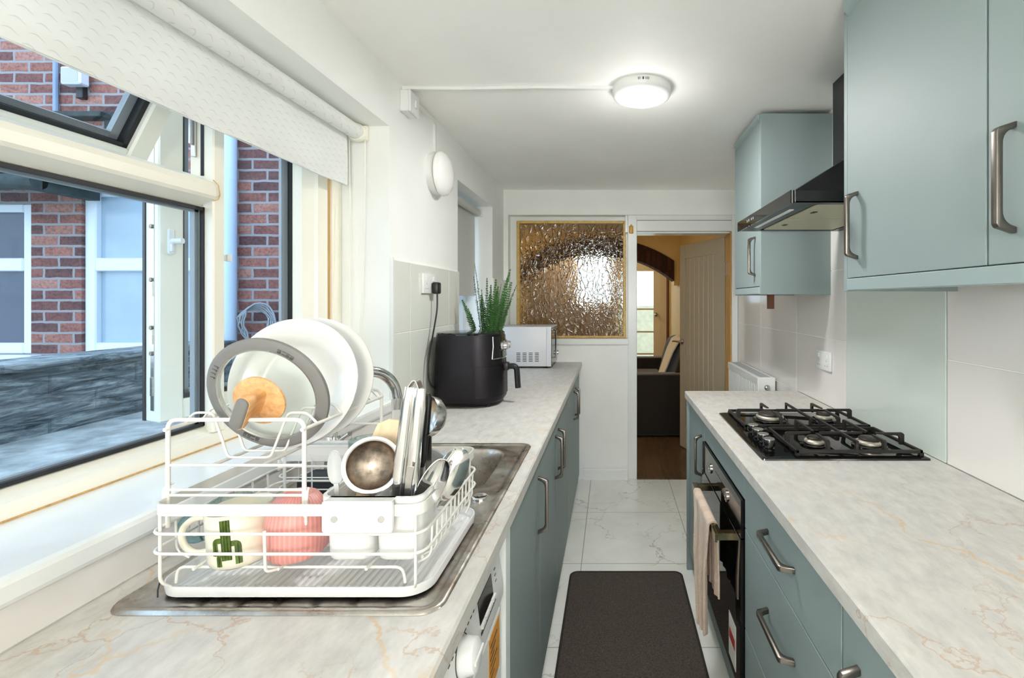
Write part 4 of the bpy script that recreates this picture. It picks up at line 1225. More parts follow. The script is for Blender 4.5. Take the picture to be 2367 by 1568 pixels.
# ---------------- fern behind the air fryer
FXc, FYc = -.650, 2.495
t = thing('potted_fern', (FXc, FYc, CT), 'green sword fern rising behind the black air fryer', 'plant')
pt = obj('pot', lathe(B(), [(0, CT), (.055, CT), (.075, CT + .20), (.080, CT + .26), (.076, CT + .26), (.072, CT + .245), (0, CT + .245)], 32, T(FXc, FYc, 0)), M['pot'], t)
obj('soil', lathe(B(), [(.072, CT + .246), (0, CT + .250)], 24, T(FXc, FYc, 0)), M['soil'], pt)
rnd = random.Random(3)
def frond(dx, dy, L2, curl, seedv):
    r2 = random.Random(seedv); b = B()
    n = 52; p0 = Vector((FXc + dx * .10, FYc + dy * .10, CT + .24)); pts = []
    for i in range(n + 1):
        s = i / n
        out = Vector((dx, dy, 0)) * (s * .50 + curl * s * s)
        pts.append(p0 + out * L2 * .9 + Vector((0, 0, L2 * (s - .10 * s * s))))
    tube(b, pts, [.0022 * (1 - .7 * i / n) for i in range(n + 1)], 5)
    side0 = Vector((-dy, dx, 0)); side0 = side0.normalized() if side0.length > .01 else Vector((1, 0, 0))
    ang = r2.uniform(-.9, .9); L2 *= 1.05
    for i in range(3, n):
        t2 = (pts[i + 1] - pts[i - 1]).normalized()
        sd = (Matrix.Rotation(ang, 3, t2) @ side0); sd = (sd - t2 * sd.dot(t2)).normalized()
        w = .021 * min(1, (i / n) * 5) * (1 - max(0, i / n - .6) / .46) + .003
        for sg in (-1, 1):
            for off in (0, .5):
                if off and i % 2: continue
                c = pts[i].lerp(pts[i + 1], off)
                tip = c + sd * sg * w + t2 * w * .28 + t2.cross(sd) * w * r2.uniform(-.25, .25)
                h = t2 * .0017
                mid = c.lerp(tip, .5)
                vs = [b.verts.new(q) for q in (c - h * .6, mid - h, tip, mid + h * 1.1, c + h * .6)]
                b.faces.new(vs)
    me = obj('frond', b, [M['fern']], t, 0)
    return me
specs = [(-.52, -.15, .27, .10, 1), (-.34, .12, .41, -.08, 2), (-.16, -.2, .48, .05, 3), (.02, .1, .36, .1, 4), (.16, -.12, .39, .1, 5), (.28, .15, .43, .16, 6), (.36, -.1, .45, .10, 7), (.44, .2, .36, .16, 8),
         (-.40, -.3, .22, .1, 9), (.08, .35, .30, .1, 10), (.46, -.1, .26, .22, 11), (-.22, .25, .30, .05, 12), (.24, -.3, .32, .12, 13), (-.06, -.35, .27, .1, 14), (.33, .35, .38, .1, 15), (-.04, .0, .40, -.25, 16), (-.48, .0, .20, .2, 17), (.2, .0, .35, .0, 18), (.10, -.25, .30, .0, 19), (.30, -.25, .36, .05, 20), (-.12, -.1, .33, .0, 21)]
for s in specs: frond(*s)

# ---------------- microwave
t = thing('microwave', (-.615, 3.47, CT), 'silver microwave at the far end of the left worktop', 'microwave')
MX0, MX1, MY0, MY1, MZ0, MZ1 = -.792, -.455, 3.305, 3.640, CT + .014, CT + .292
mb = obj('body', box(B(), MX0, MY0, MZ0, MX1, MY1, MZ1, .004, 2), M['microwave'], t)
b = B()
for c in range(4):
    for r in range(6): box(b, -.665 + c * .043, MY0 - .0006, MZ0 + .035 + r * .0115, -.637 + c * .043, MY0 + .001, MZ0 + .0395 + r * .0115)
obj('vent_slot', b, M['ink'], mb)
d = obj('door', box(B(), MX1, MY0 - .001, MZ0, MX1 + .034, MY1, MZ1 + .001, .004, 2), M['microwave'], t)
obj('door_glass', box(B(), MX1 + .034, MY0 + .004, MZ0 + .005, MX1 + .037, MY1 - .004, MZ1 - .004, .001), M['black_gloss'], d)
b = tube(B(), rounded([(MX1 + .037, MY0 + .045, MZ1 - .02), (MX1 + .062, MY0 + .045, MZ1 - .02), (MX1 + .062, MY0 + .045, MZ0 + .055), (MX1 + .037, MY0 + .045, MZ0 + .055)], .012), .006, 10)
obj('handle', b, M['chrome'], d)
obj('dial', lathe(B(), [(.016, 0), (.014, .018), (0, .018)], 24, T(MX1 + .037, MY1 - .07, MZ0 + .07) @ rot('Y', 90)), M['chrome'], d)
b = B()
for x in (MX0 + .03, MX1 - .01):
    for y in (MY0 + .03, MY1 - .03): cyl(b, (x, y, CT), (x, y, MZ0 + .002), .012, 12)
obj('foot', b, M['black_satin'], t)
# ---------------- floor mat and small things on the walls
b = loft(B(), [ring3(rr(.560, 1.40, .035, 6, .075, 1.70), .0005), ring3(rr(.556, 1.396, .035, 6, .075, 1.70), .007), ring3(rr(.545, 1.385, .032, 6, .075, 1.70), .0075)])
mt = thing('floor_mat', (.075, 1.70, 0), 'dark brown woven runner mat on the tiled floor', 'mat')
obj('pile', b, M['mat'], mt, 20)
ed = [(x, y, .006) for x, y in rr(.558, 1.398, .036, 6, .075, 1.70)]
obj('bound_edge', tube(B(), ed, .0055, 6, True), M['mat_edge'], mt)
b = box(B(), .137, YB - .022, 1.905, .171, YB - .003, 1.965, .006, 2); lathe(b, [(.006, 0), (.005, .012), (0, .012)], 12, T(.154, YB - .012, 1.963))
tag(obj('door_sensor', b, M['amber']), 'small amber plastic block at the top of the white door post', 'sensor')
# ================================================================== SINK AND TAP
def smooth(a, b, x):
    t = max(0, min(1, (x - a) / (b - a))); return t * t * (3 - 2 * t)
def sdbox(x, y, cx, cy, hx, hy, r):
    qx, qy = abs(x - cx) - hx + r, abs(y - cy) - hy + r
    return math.hypot(max(qx, 0), max(qy, 0)) + min(max(qx, qy), 0) - r
scx, scy, shx, shy = (SX0 + SX1) / 2, (SY0 + SY1) / 2, (SX1 - SX0) / 2, (SY1 - SY0) / 2
t = thing('kitchen_sink', (scx, scy, CT), 'stained stainless steel sink with a ribbed drainer under the dish rack', 'sink')
def sinkz(x, y):
    d = sdbox(x, y, scx, scy, shx, shy, .035)
    z = CT + .0045 - .0035 * smooth(-.012, -.022, d)          # raised rim, then the plateau
    db = sdbox(x, y, -.535, 1.345, .203, .168, .07)
    z -= .165 * smooth(.004, -.035, db)
    dd = sdbox(x, y, -.540, .950, .222, .222, .03)             # drainer with grooves running front to back
    if dd < 0.004:
        g = ((x + .74) / .0600) % 1.0
        z -= smooth(.004, -.012, dd) * (.0008 + .0014 * smooth(.20, .06, abs(g - .5)))
    return z
NU, NV = 150, 240
b = B(); V = []
for i in range(NU + 1):
    row = []
    for j in range(NV + 1):
        x = SX0 + (SX1 - SX0) * i / NU; y = SY0 + (SY1 - SY0) * j / NV
        # pull corners in to a rounded outline
        d = sdbox(x, y, scx, scy, shx, shy, .035)
        if d > 0:
            ax = scx + math.copysign(shx - .035, x - scx); ay = scy + math.copysign(shy - .035, y - scy)
            k = .035 / (.035 + d); x, y = ax + (x - ax) * k, ay + (y - ay) * k; d = 0
        z = sinkz(x, y) if d < -.003 else CT + .0005 + .004 * smooth(0, -.003, d)
        row.append(b.verts.new((x, y, z)))
    V.append(row)
for i in range(NU):
    for j in range(NV): b.faces.new([V[i][j], V[i + 1][j], V[i + 1][j + 1], V[i][j + 1]])
body = obj('basin', b, M['sink'], t, 60)
obj('waste_control', lathe(B(), [(.019, 0), (.019, .003), (.016, .0055), (.013, .0045), (0, .0045)], 32, T(-.318, 1.142, CT + .001)), M['polished'], t)
obj('plug_hole', lathe(B(), [(.040, .0), (.040, .002), (.028, .003), (.026, -.004), (0, -.004)], 32, T(-.535, 1.36, CT + .0012 - .1635)), M['polished'], t)

t = thing('kitchen_tap', (-.772, 1.262, CT), 'chrome swan-neck mixer tap rising behind the plates at the sink', 'tap')
TX, TY = -.745, 1.262
d = Vector((.60, .80, 0)).normalized(); rad = .088
b = lathe(B(), [(0, 0), (.026, 0), (.026, .012), (.021, .018), (.021, .10), (.016, .115), (0, .115)], 28, T(TX, TY, CT + .0012))
obj('base', b, M['chrome'], t)
pts = [Vector((TX, TY, CT + .10)), Vector((TX, TY, CT + .19))]
for k in range(17):
    a = PI - PI * .97 * k / 16
    pts.append(Vector((TX, TY, CT + .19)) + d * (rad + rad * math.cos(a)) + Vector((0, 0, rad * math.sin(a))))
pts.append(pts[-1] + Vector((0, 0, -.02)) + d * .004)
obj('spout', tube(B(), pts, .0155, 18), M['chrome'], t)
ax = pts[-1]
obj('nozzle', tube(B(), [ax + Vector((0, 0, .012)), ax + Vector((0, 0, -.022))], .0175, 18), M['steel'], t)
lv = B(); cyl(lv, (TX, TY, CT + .09), (TX + .05, TY - .01, CT + .125), .006, 12)
obj('lever', lv, M['chrome'], t)

# ================================================================== DISH RACK
RKX0, RKX1, RKY0, RKY1 = -.722, -.296, .738, 1.030
rcx, rcy, rw, rd = (RKX0 + RKX1) / 2, (RKY0 + RKY1) / 2, RKX1 - RKX0, RKY1 - RKY0
W = .0024
t = thing('dish_rack', (rcx, rcy, CT), 'white wire two-tier dish rack full of crockery on the drainer', 'dish rack')
# drip tray
def tr(k, z, r=.045): return ring3(rr(.446 + k, .298 + k, r + k / 2, 8, -.515, .899), z)
b = loft(B(), [tr(-.016, CT + .003), tr(-.004, CT + .006), tr(0, CT + .020), tr(-.001, CT + .0225), tr(-.005, CT + .0225), tr(-.010, CT + .012), tr(-.018, CT + .009)])
tray = obj('drip_tray', b, M['white_plastic'], t, 40)
b = B()
for i in range(34):
    x = -.715 + i * .0121
    prism(b, [(x, CT + .0085), (x + .003, CT + .0112), (x + .006, CT + .0112), (x + .009, CT + .0085)], 'y', .775, 1.02)
obj('tray_rib', b, M['white_plastic'], tray)
b = tube(B(), [(-.7385, .772, CT + .020), (-.731, .760, CT + .012), (-.722, .7505, CT + .007)], .0012, 6)
obj('crack', b, M['ink'], tray)
# flat rim band
band = [(x, y, 0) for x, y in rr(rw, rd, .022, 6, rcx, rcy)]
b = strip(B(), [(x, y, 1.061) for x, y, _ in band], [(-.0012, -.009), (.0012, -.009), (.0012, .009), (-.0012, .009)], closed=True)
obj('rim_band', b, M['white_enamel'], t, 50)
# rail wires and uprights
for z in (1.025, .994):
    obj('rail_wire', tube(B(), [(x, y, z) for x, y in rr(rw + .006, rd + .006, .024, 6, rcx, rcy)], W, 8, True), M['white_enamel'], t, 60)
def wire(name, *paths, r=W):
    b = B()
    for p in paths: tube(b, p, r, 8)
    return obj(name, b, M['white_enamel'], t, 60)
zt = CT + .0235
for x in (RKX0 + .012, RKX1 - .012):
    for y in (RKY0 + .004, RKY1 - .004):
        iy = 1 if y < rcy else -1
        wire('corner_post', rounded([(x, y, 1.066), (x, y, zt + .012), (x + (.006 if x < rcx else -.006), y + iy * .012, zt - .002)], .012))
for y in (.80, .90):
    pass
# bent floor wires standing on the tray
for y in (.765, .835, .905, .975):
    wire('base_wire', rounded([(-.706, y, zt - .002), (-.703, y, .957), (-.338, y, .957), (-.334, y, zt - .002)], .014))
for x in (-.665, -.53, -.39):
    wire('base_wire', [(x, .750, .9615), (x, 1.015, .9615)])
# side basket grid at the right and left ends
for i in range(11):
    y = .772 + i * .0225
    wire('side_wire', rounded([(RKX1 + .003, y, 1.026), (RKX1 + .001, y, .972), (RKX1 - .02, y, .9615)], .012), r=.0019)
for i in range(6):
    y = .785 + i * .042
    wire('side_wire', rounded([(RKX0 - .003, y, 1.026), (RKX0 - .001, y, .972), (RKX0 + .02, y, .9615)], .012), r=.0019)
wire('front_hook', rounded([(-.540, RKY0 - .004, 1.030), (-.540, RKY0 - .002, .965), (-.532, RKY0 + .012, .9615)], .012))
# upper plate tier
TX0, TX1, TY0, TY1, TZ = -.722, -.500, .768, 1.026, 1.195
tier = []
b = tube(B(), rounded([(TX0, TY0, 1.02), (TX0, TY0, TZ), (TX1, TY0, TZ), (TX1, TY0, 1.02)], .016), .0034, 10)
ft = obj('tier_frame', b, M['white_enamel'], t, 60)
b = tube(B(), rounded([(TX0, TY1, 1.02), (TX0, TY1, TZ), (TX1, TY1, TZ), (TX1, TY1, 1.02)], .016), .0034, 10)
obj('tier_frame', b, M['white_enamel'], t, 60)
for y in (TY0, TY1):
    for z in (1.121, 1.081, 1.072):
        wire('cross_wire', [(TX0, y, z), (TX1, y, z)])
wire('tier_hook', rounded([(TX1 + .004, TY0 - .002, 1.025), (TX1 + .006, TY0 - .003, 1.075), (TX1 + .001, TY0 + .008, 1.08)], .01))
wire('tier_hook', rounded([(TX0 - .005, TY0 - .002, 1.055), (TX0 - .004, TY0 - .003, 1.085), (TX0 + .001, TY0 + .008, 1.09)], .01))
for x in (TX0, TX1):
    obj('tier_rail', tube(B(), [(x, TY0 - .006, 1.180), (x, TY1 + .004, 1.180)], .0032, 10), M['white_enamel'], t, 60)
for x in (-.655, -.573):
    obj('tier_rail', tube(B(), [(x, .778, 1.1185), (x, TY1, 1.1185)], .0030, 10), M['white_enamel'], t, 60)
PY = [.800, .836, .872, .908, .944, .980, 1.010]
for y in PY:
    wire('plate_wire', rounded([(TX0, y, 1.182), (-.708, y, 1.199), (-.676, y, 1.199), (-.650, y, 1.123), (-.578, y, 1.123), (-.548, y, 1.199), (-.516, y, 1.199), (TX1, y, 1.182)], .008, 4), r=.0021)

# ---------------- glass lid and plates standing in the tier
def plate_obj(R, loc, rx, rz, label):
    t = thing('dinner_plate', (0, 0, 0), label, 'plate', 'white plates in the rack')
    prof = [(0, .000), (R * .54, .000), (R * .57, -.003), (R * .59, -.003), (R * .60, .001), (R * .68, .012), (R * .95, .021), (R, .024), (R, .0265), (R * .95, .0245), (R * .70, .016), (R * .60, .006), (R * .55, .004), (0, .004)]
    # face (hollow) looks along -Y : z of the profile -> -Y
    b = lathe(B(), prof, 72, rot('X', 90))
    o = obj('plate_body', b, M['china'], t, 50)
    b = lathe(B(), [(R * .625, .0075), (R * .63, .0088), (R * .635, .0095), (R * .63, .0080)], 72, rot('X', 90))
    obj('foot_ring', b, simple('plate_ring', (226, 214, 190), .3) if 'plate_ring' not in bpy.data.materials else bpy.data.materials['plate_ring'], t)
    t.rotation_euler = (math.radians(rx), 0, math.radians(rz)); t.location = loc
    return t
plate_obj(.118, (-.593, .903, 1.234), -9, 2, 'white dinner plate standing directly behind the glass pan lid')
plate_obj(.118, (-.590, .955, 1.234), -7, 2, 'white dinner plate standing behind the other plate, farthest from the lid')
t = thing('glass_pan_lid', (0, 0, 0), 'glass pan lid with grey silicone rim and wooden knob in the rack', 'pan lid')
R = .1030; Rx = rot('X', 90)
obj('glass', lathe(B(), [(0, .012), (.04, .0115), (.075, .008), (R - .014, .001), (R - .014, -.001), (.075, .0055), (.04, .009), (0, .0095)], 72, Rx), M['lid_glass'], t, 60)
rim = obj('rim', lathe(B(), [(R - .0185, .004), (R - .008, .0055), (R, .001), (R, -.005), (R - .006, -.008), (R - .0185, -.004), (R - .0185, .004)], 80, Rx), M['silicone'], t, 60)
obj('steel_band', lathe(B(), [(R - .0205, .0035), (R - .0180, .0045), (R - .0180, -.003), (R - .0205, -.003), (R - .0205, .0035)], 80, Rx), M['steel'], t)
b = B()
for a0, glyph in ((58, 'bars'), (-118, 'bars'), (150, 'wave')):
    for i, a in enumerate((-7, -2.5, 2, 7)):
        q = B()
        if glyph == 'bars':
            box(q, R - .016, -.003, 0, R - .0145, .003, .0012); box(q, R - .010, -.003, 0, R - .0085, .003, .0012)
            if i != 2: box(q, R - .013, -.0025, 0, R - .0118, .0025, .0012)
            if i in (0, 3): box(q, R - .016, -.003, 0, R - .0085, -.002, .0012)
        else:
            box(q, R - .0155, -.0006, 0, R - .008, .0006, .0012); box(q, R - .0155, .0, 0, R - .0143, .0025, .0012)
        add(b, q, Rx @ rot('Z', a0 + a) @ T(0, 0, .0046))
obj('rim_mark', b, M['silicone_dark'], rim)
kb = lathe(B(), [(0, .026), (.038, .026), (.043, .0225), (.043, .0185), (.036, .012), (0, .0125)], 48, Rx)
kn = obj('knob', kb, M['beech'], t, 40)
hb = loft(B(), [[(x, -.022, z) for x, z in rr(.024, .052, .011, 6)], [(x, -.036, z) for x, z in rr(.017, .050, .008, 6)], [(x, -.048, z) for x, z in rr(.019, .056, .009, 6)], [(x, -.060, z) for x, z in rr(.024, .064, .0115, 6)], [(x, -.066, z) for x, z in rr(.022, .062, .0105, 6)]])
HM = rot('Y', 27)
obj('grip', add(B(), hb, HM), M['beech'], kn, 50)
gp = loft(B(), [[(x, -.0655, z) for x, z in rr(.0205, .060, .010, 6)], [(x, -.0685, z) for x, z in rr(.019, .058, .009, 6)], [(x, -.070, z) for x, z in rr(.014, .050, .007, 6)]])
obj('grip_pad', add(B(), gp, HM), M['silicone'], kn, 50)
t.rotation_euler = (math.radians(16), 0, math.radians(0)); t.location = (-.593, .815, 1.2265)

# ---------------- mugs and glasses in the lower basket
BZ = .9645       # top of base wires
def mug_prof(r, h, th=.004, foot=.8):
    return [(0, 0), (r * foot, 0), (r * .96, .006), (r, .016), (r, h - .002), (r - th * .5, h), (r - th, h - .002), (r - th, .016), (r * foot - th, .006), (0, .006)]
t = thing('cactus_mug', (0, 0, 0), 'cream mug with a green cactus print in the front of the rack', 'mug')
b = lathe(B(), mug_prof(.0485, .090), 56)
mb = obj('mug_body', b, M['cream_mug'], t, 50)
def onmug(a, z, r=.0485, off=.0006):      # a: arc length from the -Y direction
    th = -PI / 2 + a / r
    return ((r + off) * math.cos(th), (r + off) * math.sin(th), z)
def paint(bm, pts, w):
    """ribbon of half width w painted on the mug wall"""
    P = rounded([(a, z, 0) for a, z in pts], .006, 6)
    L1, L2 = [], []
    for i, p in enumerate(P):
        q = (P[min(i + 1, len(P) - 1)] - P[max(i - 1, 0)]).normalized(); nn = Vector((-q.y, q.x, 0))
        k = w
        L1.append(bm.verts.new(onmug(*(p + nn * k).xy))); L2.append(bm.verts.new(onmug(*(p - nn * k).xy)))
    for i in range(len(P) - 1): bm.faces.new([L1[i], L1[i + 1], L2[i + 1], L2[i]])
b = B(); paint(b, [(.002, .084), (.002, .020)], .0068); paint(b, [(.002, .0525), (-.0145, .0525), (-.0145, .0285)], .0042); paint(b, [(.002, .046), (.0175, .046), (.0175, .012)], .0045); paint(b, [(.002, .030), (-.0095, .030), (-.0095, .011)], .0038)
cp = obj('cactus_print', b, M['cactus'], mb, 0)
b = B()
for dx in (-.0062, -.002, .002, .0062):
    P = [(.002 + dx, .084), (.002 + dx, .021)]
    tube(b, [onmug(a, z, off=.0009) for a, z in P], .0005, 4)
for pth in ([(-.0145, .050), (-.0145, .0285)], [(.0175, .044), (.0175, .012)], [(-.0095, .028), (-.0095, .011)]):
    tube(b, [onmug(a, z, off=.0009) for a, z in pth], .0005, 4)
obj('print_outline', b, M['cactus_dark'], cp, 0)
hp = rounded([(-.046, 0, .076), (-.070, 0, .078), (-.090, 0, .062), (-.090, 0, .036), (-.074, 0, .018), (-.046, 0, .020)], .022, 6)
obj('handle', tube(B(), hp, .0052, 12), M['cream_mug'], t, 60)
t.rotation_euler = (0, math.radians(-4), math.radians(10)); t.location = (-.6185, .796, BZ - .0085)
t = thing('glass_mug', (0, 0, 0), 'clear glass mug with a teal handle behind the cactus mug', 'mug')
obj('mug_body', lathe(B(), mug_prof(.034, .066, .003), 48), M['clear_glass'], t, 50)
hp = rounded([(.032, 0, .056), (.055, 0, .058), (.070, 0, .044), (.070, 0, .026), (.055, 0, .008), (.032, 0, .012)], .02, 6)
obj('handle', tube(B(), hp, .006, 12), M['teal_glass'], t, 60)
t.rotation_euler = (0, 0, math.radians(226)); t.location = (-.684, .853, BZ + .0005)
t = thing('pink_mug', (0, 0, 0), 'pink ribbed mug upside down beside the cactus mug', 'mug')
b = lathe(B(), [(.040, .0), (.045, .006), (.0465, .025), (.0465, .060), (.042, .080), (.030, .0965), (.024, .0985), (.023, .1005), (.019, .1005), (.018, .098), (0, .0975)], 88)
lathe(b, [(.040, 0), (.037, .003), (.041, .05), (.030, .09), (0, .092)], 48)
obj('mug_body', b, M['pink'], t, 50)
t.location = (-.5295, .796, BZ + .0005)
def bowl(name, R, h, loc, rx, ry, label, mat, cat='bowl'):
    t = thing(name, (0, 0, 0), label, cat)
    obj('bowl_body', lathe(B(), [(0, 0), (R * .45, 0), (R * .5, .004), (R * .8, h * .45), (R, h), (R - .003, h), (R * .78, h * .5), (R * .45, .006), (0, .005)], 56), mat, t, 60)
    t.rotation_euler = (math.radians(rx), math.radians(ry), 0); t.location = loc
    return t
bowl('cereal_bowl', .062, .05, (-.525, .925, 1.021), 180, 0, 'white bowl turned upside down behind the pink mug', M['china'])
bowl('plastic_bowl', .060, .05, (-.366, .945, 1.028), 68, 12, 'translucent white plastic bowl leaning behind the serving spoon', M['translucent'])
t = thing('cutting_mat', (0, 0, 0), 'white translucent plastic sheet lying in the right of the rack', 'chopping mat')
b = sheet(B(), lambda u, v: (-.075 + .15 * u + .0 * v, -.05 + .10 * v, .010 * math.sin(u * 2.2)), 14, 6, .0022)
obj('mat_sheet', b, M['translucent'], t, 60)
t.rotation_euler = (math.radians(24), math.radians(-38), math.radians(8)); t.location = (-.372, .905, 1.02)
t = thing('drinking_glass', (0, 0, 0), 'clear drinking glass standing in the rack behind the steel ladle', 'glass')
obj('glass_body', lathe(B(), [(0, 0), (.028, 0), (.032, .006), (.036, .145), (.035, .147), (.033, .145), (.029, .010), (0, .008)], 48), M['clear_glass'], t, 60)
t.location = (-.487, .945, BZ + .001)

# ---------------- cutlery holder
CX0, CX1, CY0, CY1 = -.4615, -.3005, .746, .842
t = thing('cutlery_holder', ((CX0 + CX1) / 2, (CY0 + CY1) / 2, .972), 'white plastic two-cup cutlery holder hooked inside the rack front', 'cutlery holder')
ccx, ccy = (CX0 + CX1) / 2, (CY0 + CY1) / 2
b = B()
for x0, x1 in ((CX0 + .002, ccx - .001), (ccx + .001, CX1 - .002)):
    cx = (x0 + x1) / 2; w = x1 - x0; dd = CY1 - CY0 - .006
    def q(k, z, r=.018): return ring3(rr(w - k, dd - k, r, 6, cx, ccy), z)
    loft(b, [q(.016, .973, .014), q(.008, .976), q(.006, .984), q(.004, 1.020), q(.0, 1.072), q(.0035, 1.072), q(.008, 1.02), q(.012, .984), q(.02, .979, .012)])
obj('cup', b, M['white_plastic'], t, 45)
b = B()
o1 = rr(CX1 - CX0 + .004, CY1 - CY0 + .004, .020, 8, ccx, ccy); o2 = rr(CX1 - CX0 - .006, CY1 - CY0 - .006, .017, 8, ccx, ccy)
loft(b, [ring3(o2, 1.068), ring3(o1, 1.068), ring3(o1, 1.0785), ring3(o2, 1.0785), ring3(o2, 1.068)], False, False)
obj('rim', b, M['white_plastic'], t, 45)
b = box(B(), CX0 + .014, RKY0 - .0075, 1.030, CX1 - .038, RKY0 - .0050, 1.079, .004, 2); box(b, CX0 + .016, RKY0 - .0055, 1.0755, CX1 - .040, CY0 + .004, 1.0785, .001)
hg = obj('hook_plate', b, M['white_plastic'], t)
for x in (CX0 + .032, CX1 - .056):
    obj('screw_hole', lathe(B(), [(.0052, 0), (.0052, .0012), (.0042, .0012), (.0042, .0004), (0, .0004)], 24, T(x, RKY0 - .0075, 1.050) @ rot('X', 90)), M['pot'], hg)

# ---------------- utensils standing in the holder
def utensil(name, loc, rx, ry, rz, label, cat):
    t = thing(name, (0, 0, 0), label, cat)
    def place():
        t.rotation_mode = 'XYZ'; t.rotation_euler = (math.radians(rx), math.radians(ry), math.radians(rz)); t.location = loc
    return t, place
# plastic spoon
t, pl = utensil('plastic_spoon', (-.447, .778, .987), -2, -5, 0, 'translucent white plastic spoon at the left of the cutlery holder', 'spoon')
def spoon_bowl(L2, Wd, dep, z0, th=.0012):
    def f(u, v):
        a = u * PI; s = v * 2 - 1
        z = z0 + L2 * (1 - math.cos(a)) / 2
        w = Wd / 2 * math.sin(a) ** .75 * (1 + .12 * math.cos(a))
        return (w * s, dep * math.sin(a) * (1 - s * s) , z)
    return sheet(B(), f, 22, 12, th)
obj('spoon_bowl', spoon_bowl(.056, .027, .007, .098), M['translucent'], t, 60)
obj('handle', strip(B(), [(0, 0, 0), (0, .0005, .05), (0, 0, .100)], [(-.004, -.0012), (.004, -.0012), (.004, .0012), (-.004, .0012)], up=(0, 1, 0)), M['translucent'], t, 40)
pl()
# wooden spatula
t, pl = utensil('wooden_spatula', (-.432, .812, .985), -3, 15, 0, 'pale wooden spatula behind the steel ladle in the cutlery holder', 'spatula')
out = [(-.024, .05), (-.028, .09), (-.030, .15), (-.024, .190), (-.008, .203), (.012, .205), (.027, .196), (.031, .18), (.027, .12), (.020, .07), (.014, .03), (.009, .008), (-.009, .008), (-.018, .03)]
obj('blade', prism(B(), out, 'y', -.0035, .0035, .001), M['spatula_wood'], t, 40)
pl()
# ladle facing the camera
t, pl = utensil('steel_ladle', (-.402, .776, .985), 0, 3, 0, 'stained round steel ladle bowl facing out of the cutlery holder', 'ladle')
LM = T(.003, -.004, .135) @ rot('X', 80) @ rot('Y', 12)
obj('ladle_bowl', lathe(B(), [(.041, .0), (.043, .001), (.043, -.001), (.038, -.010), (.026, -.020), (.012, -.0245), (0, -.0255), (0, -.024), (.012, -.023), (.025, -.0185), (.036, -.0095), (.0385, .0)], 56, LM), M['dirty_steel'], t, 60)
obj('ladle_rim', lathe(B(), [(.0385, .0005), (.0405, .002), (.0455, .0015), (.0455, -.0005), (.0385, -.0005)], 56, LM), M['steel'], t, 50)
obj('handle', strip(B(), [(0, .010, .0), (0, .012, .06), (.001, .010, .094)], [(-.006, -.001), (.006, -.001), (.006, .001), (-.006, .001)], up=(0, 1, 0)), M['steel'], t, 40)
pl()
# tongs
t, pl = utensil('kitchen_tongs', (-.3545, .782, .985), 0, 6.5, 0, 'tall steel tongs standing upright in the cutlery holder', 'tongs')
def channel(x0, x1, lean):
    b = B(); n = 12
    def sec(z, k):
        w = .0118 * k; d = .010 * k; th = .0012
        cx = x0 + (x1 - x0) * z / .262
        pts = []
        for i in range(9):
            a = PI * i / 8; pts.append((cx + w * math.cos(a), -d * math.sin(a) ** .7, z))
        for i in range(9)[::-1]:
            a = PI * i / 8; pts.append((cx + (w - th) * math.cos(a), -(d - th) * math.sin(a) ** .7 + .0002, z))
        return pts
    loft(b, [sec(.262 * i / n, .9 + .28 * math.sin(min(1, i / n * 1.6 + .25) * PI) * .8 if i < n else .72) for i in range(n + 1)])
    return b
obj('arm', channel(-.011, -.0085, 0), M['polished'], t, 50)
obj('arm', channel(.015, .0095, 0), M['polished'], t, 50)
lp = [(-.0085 + .018 * (i / 14), -.002, .262 + .013 * math.sin(PI * i / 14)) for i in range(15)]
obj('spring_loop', strip(B(), lp, [(-.0006, -.009), (.0006, -.009), (.0006, .009), (-.0006, .009)], up=(0, 1, 0)), M['steel'], t, 50)
b = B(); cyl(b, (-.0105, -.0105, .016), (-.0105, -.0135, .016), .002, 10)
obj('rivet', b, M['ink'], t)
pl()
# black handled utensil behind the tongs
t, pl = utensil('black_handled_slice', (-.338, .815, .985), -3, 3.5, 0, 'utensil with a black handle standing just behind the steel tongs', 'utensil')
b = loft(B(), [ring3(rr(.010, .008, .003, 4), .115), ring3(rr(.016, .011, .005, 4), .13), ring3(rr(.019, .012, .0055, 4), .20), ring3(rr(.018, .012, .0055, 4), .235), ring3(rr(.010, .008, .003, 4), .242)])
obj('handle', b, M['black_satin'], t, 50)
obj('shank', strip(B(), [(0, 0, 0), (0, 0, .118)], [(-.004, -.0015), (.004, -.0015), (.004, .0015), (-.004, .0015)], up=(0, 1, 0)), M['steel'], t)
pl()
# small steel scoop
t, pl = utensil('measuring_scoop', (-.326, .828, .985), 0, 1, 0, 'small round steel scoop showing to the right of the black handle', 'scoop')
SM = T(-.004, .004, .200) @ rot('Z', -38) @ rot('X', 76)
obj('scoop_bowl', lathe(B(), [(.034, .0), (.0355, .001), (.0355, -.001), (.034, -.014), (.026, -.024), (0, -.028), (0, -.0265), (.025, -.0225), (.0325, -.013)], 48, SM), M['steel'], t, 50)
obj('handle', strip(B(), [(0, .012, 0), (-.002, .012, .168)], [(-.005, -.001), (.005, -.001), (.005, .001), (-.005, .001)], up=(0, 1, 0)), M['steel'], t)
pl()
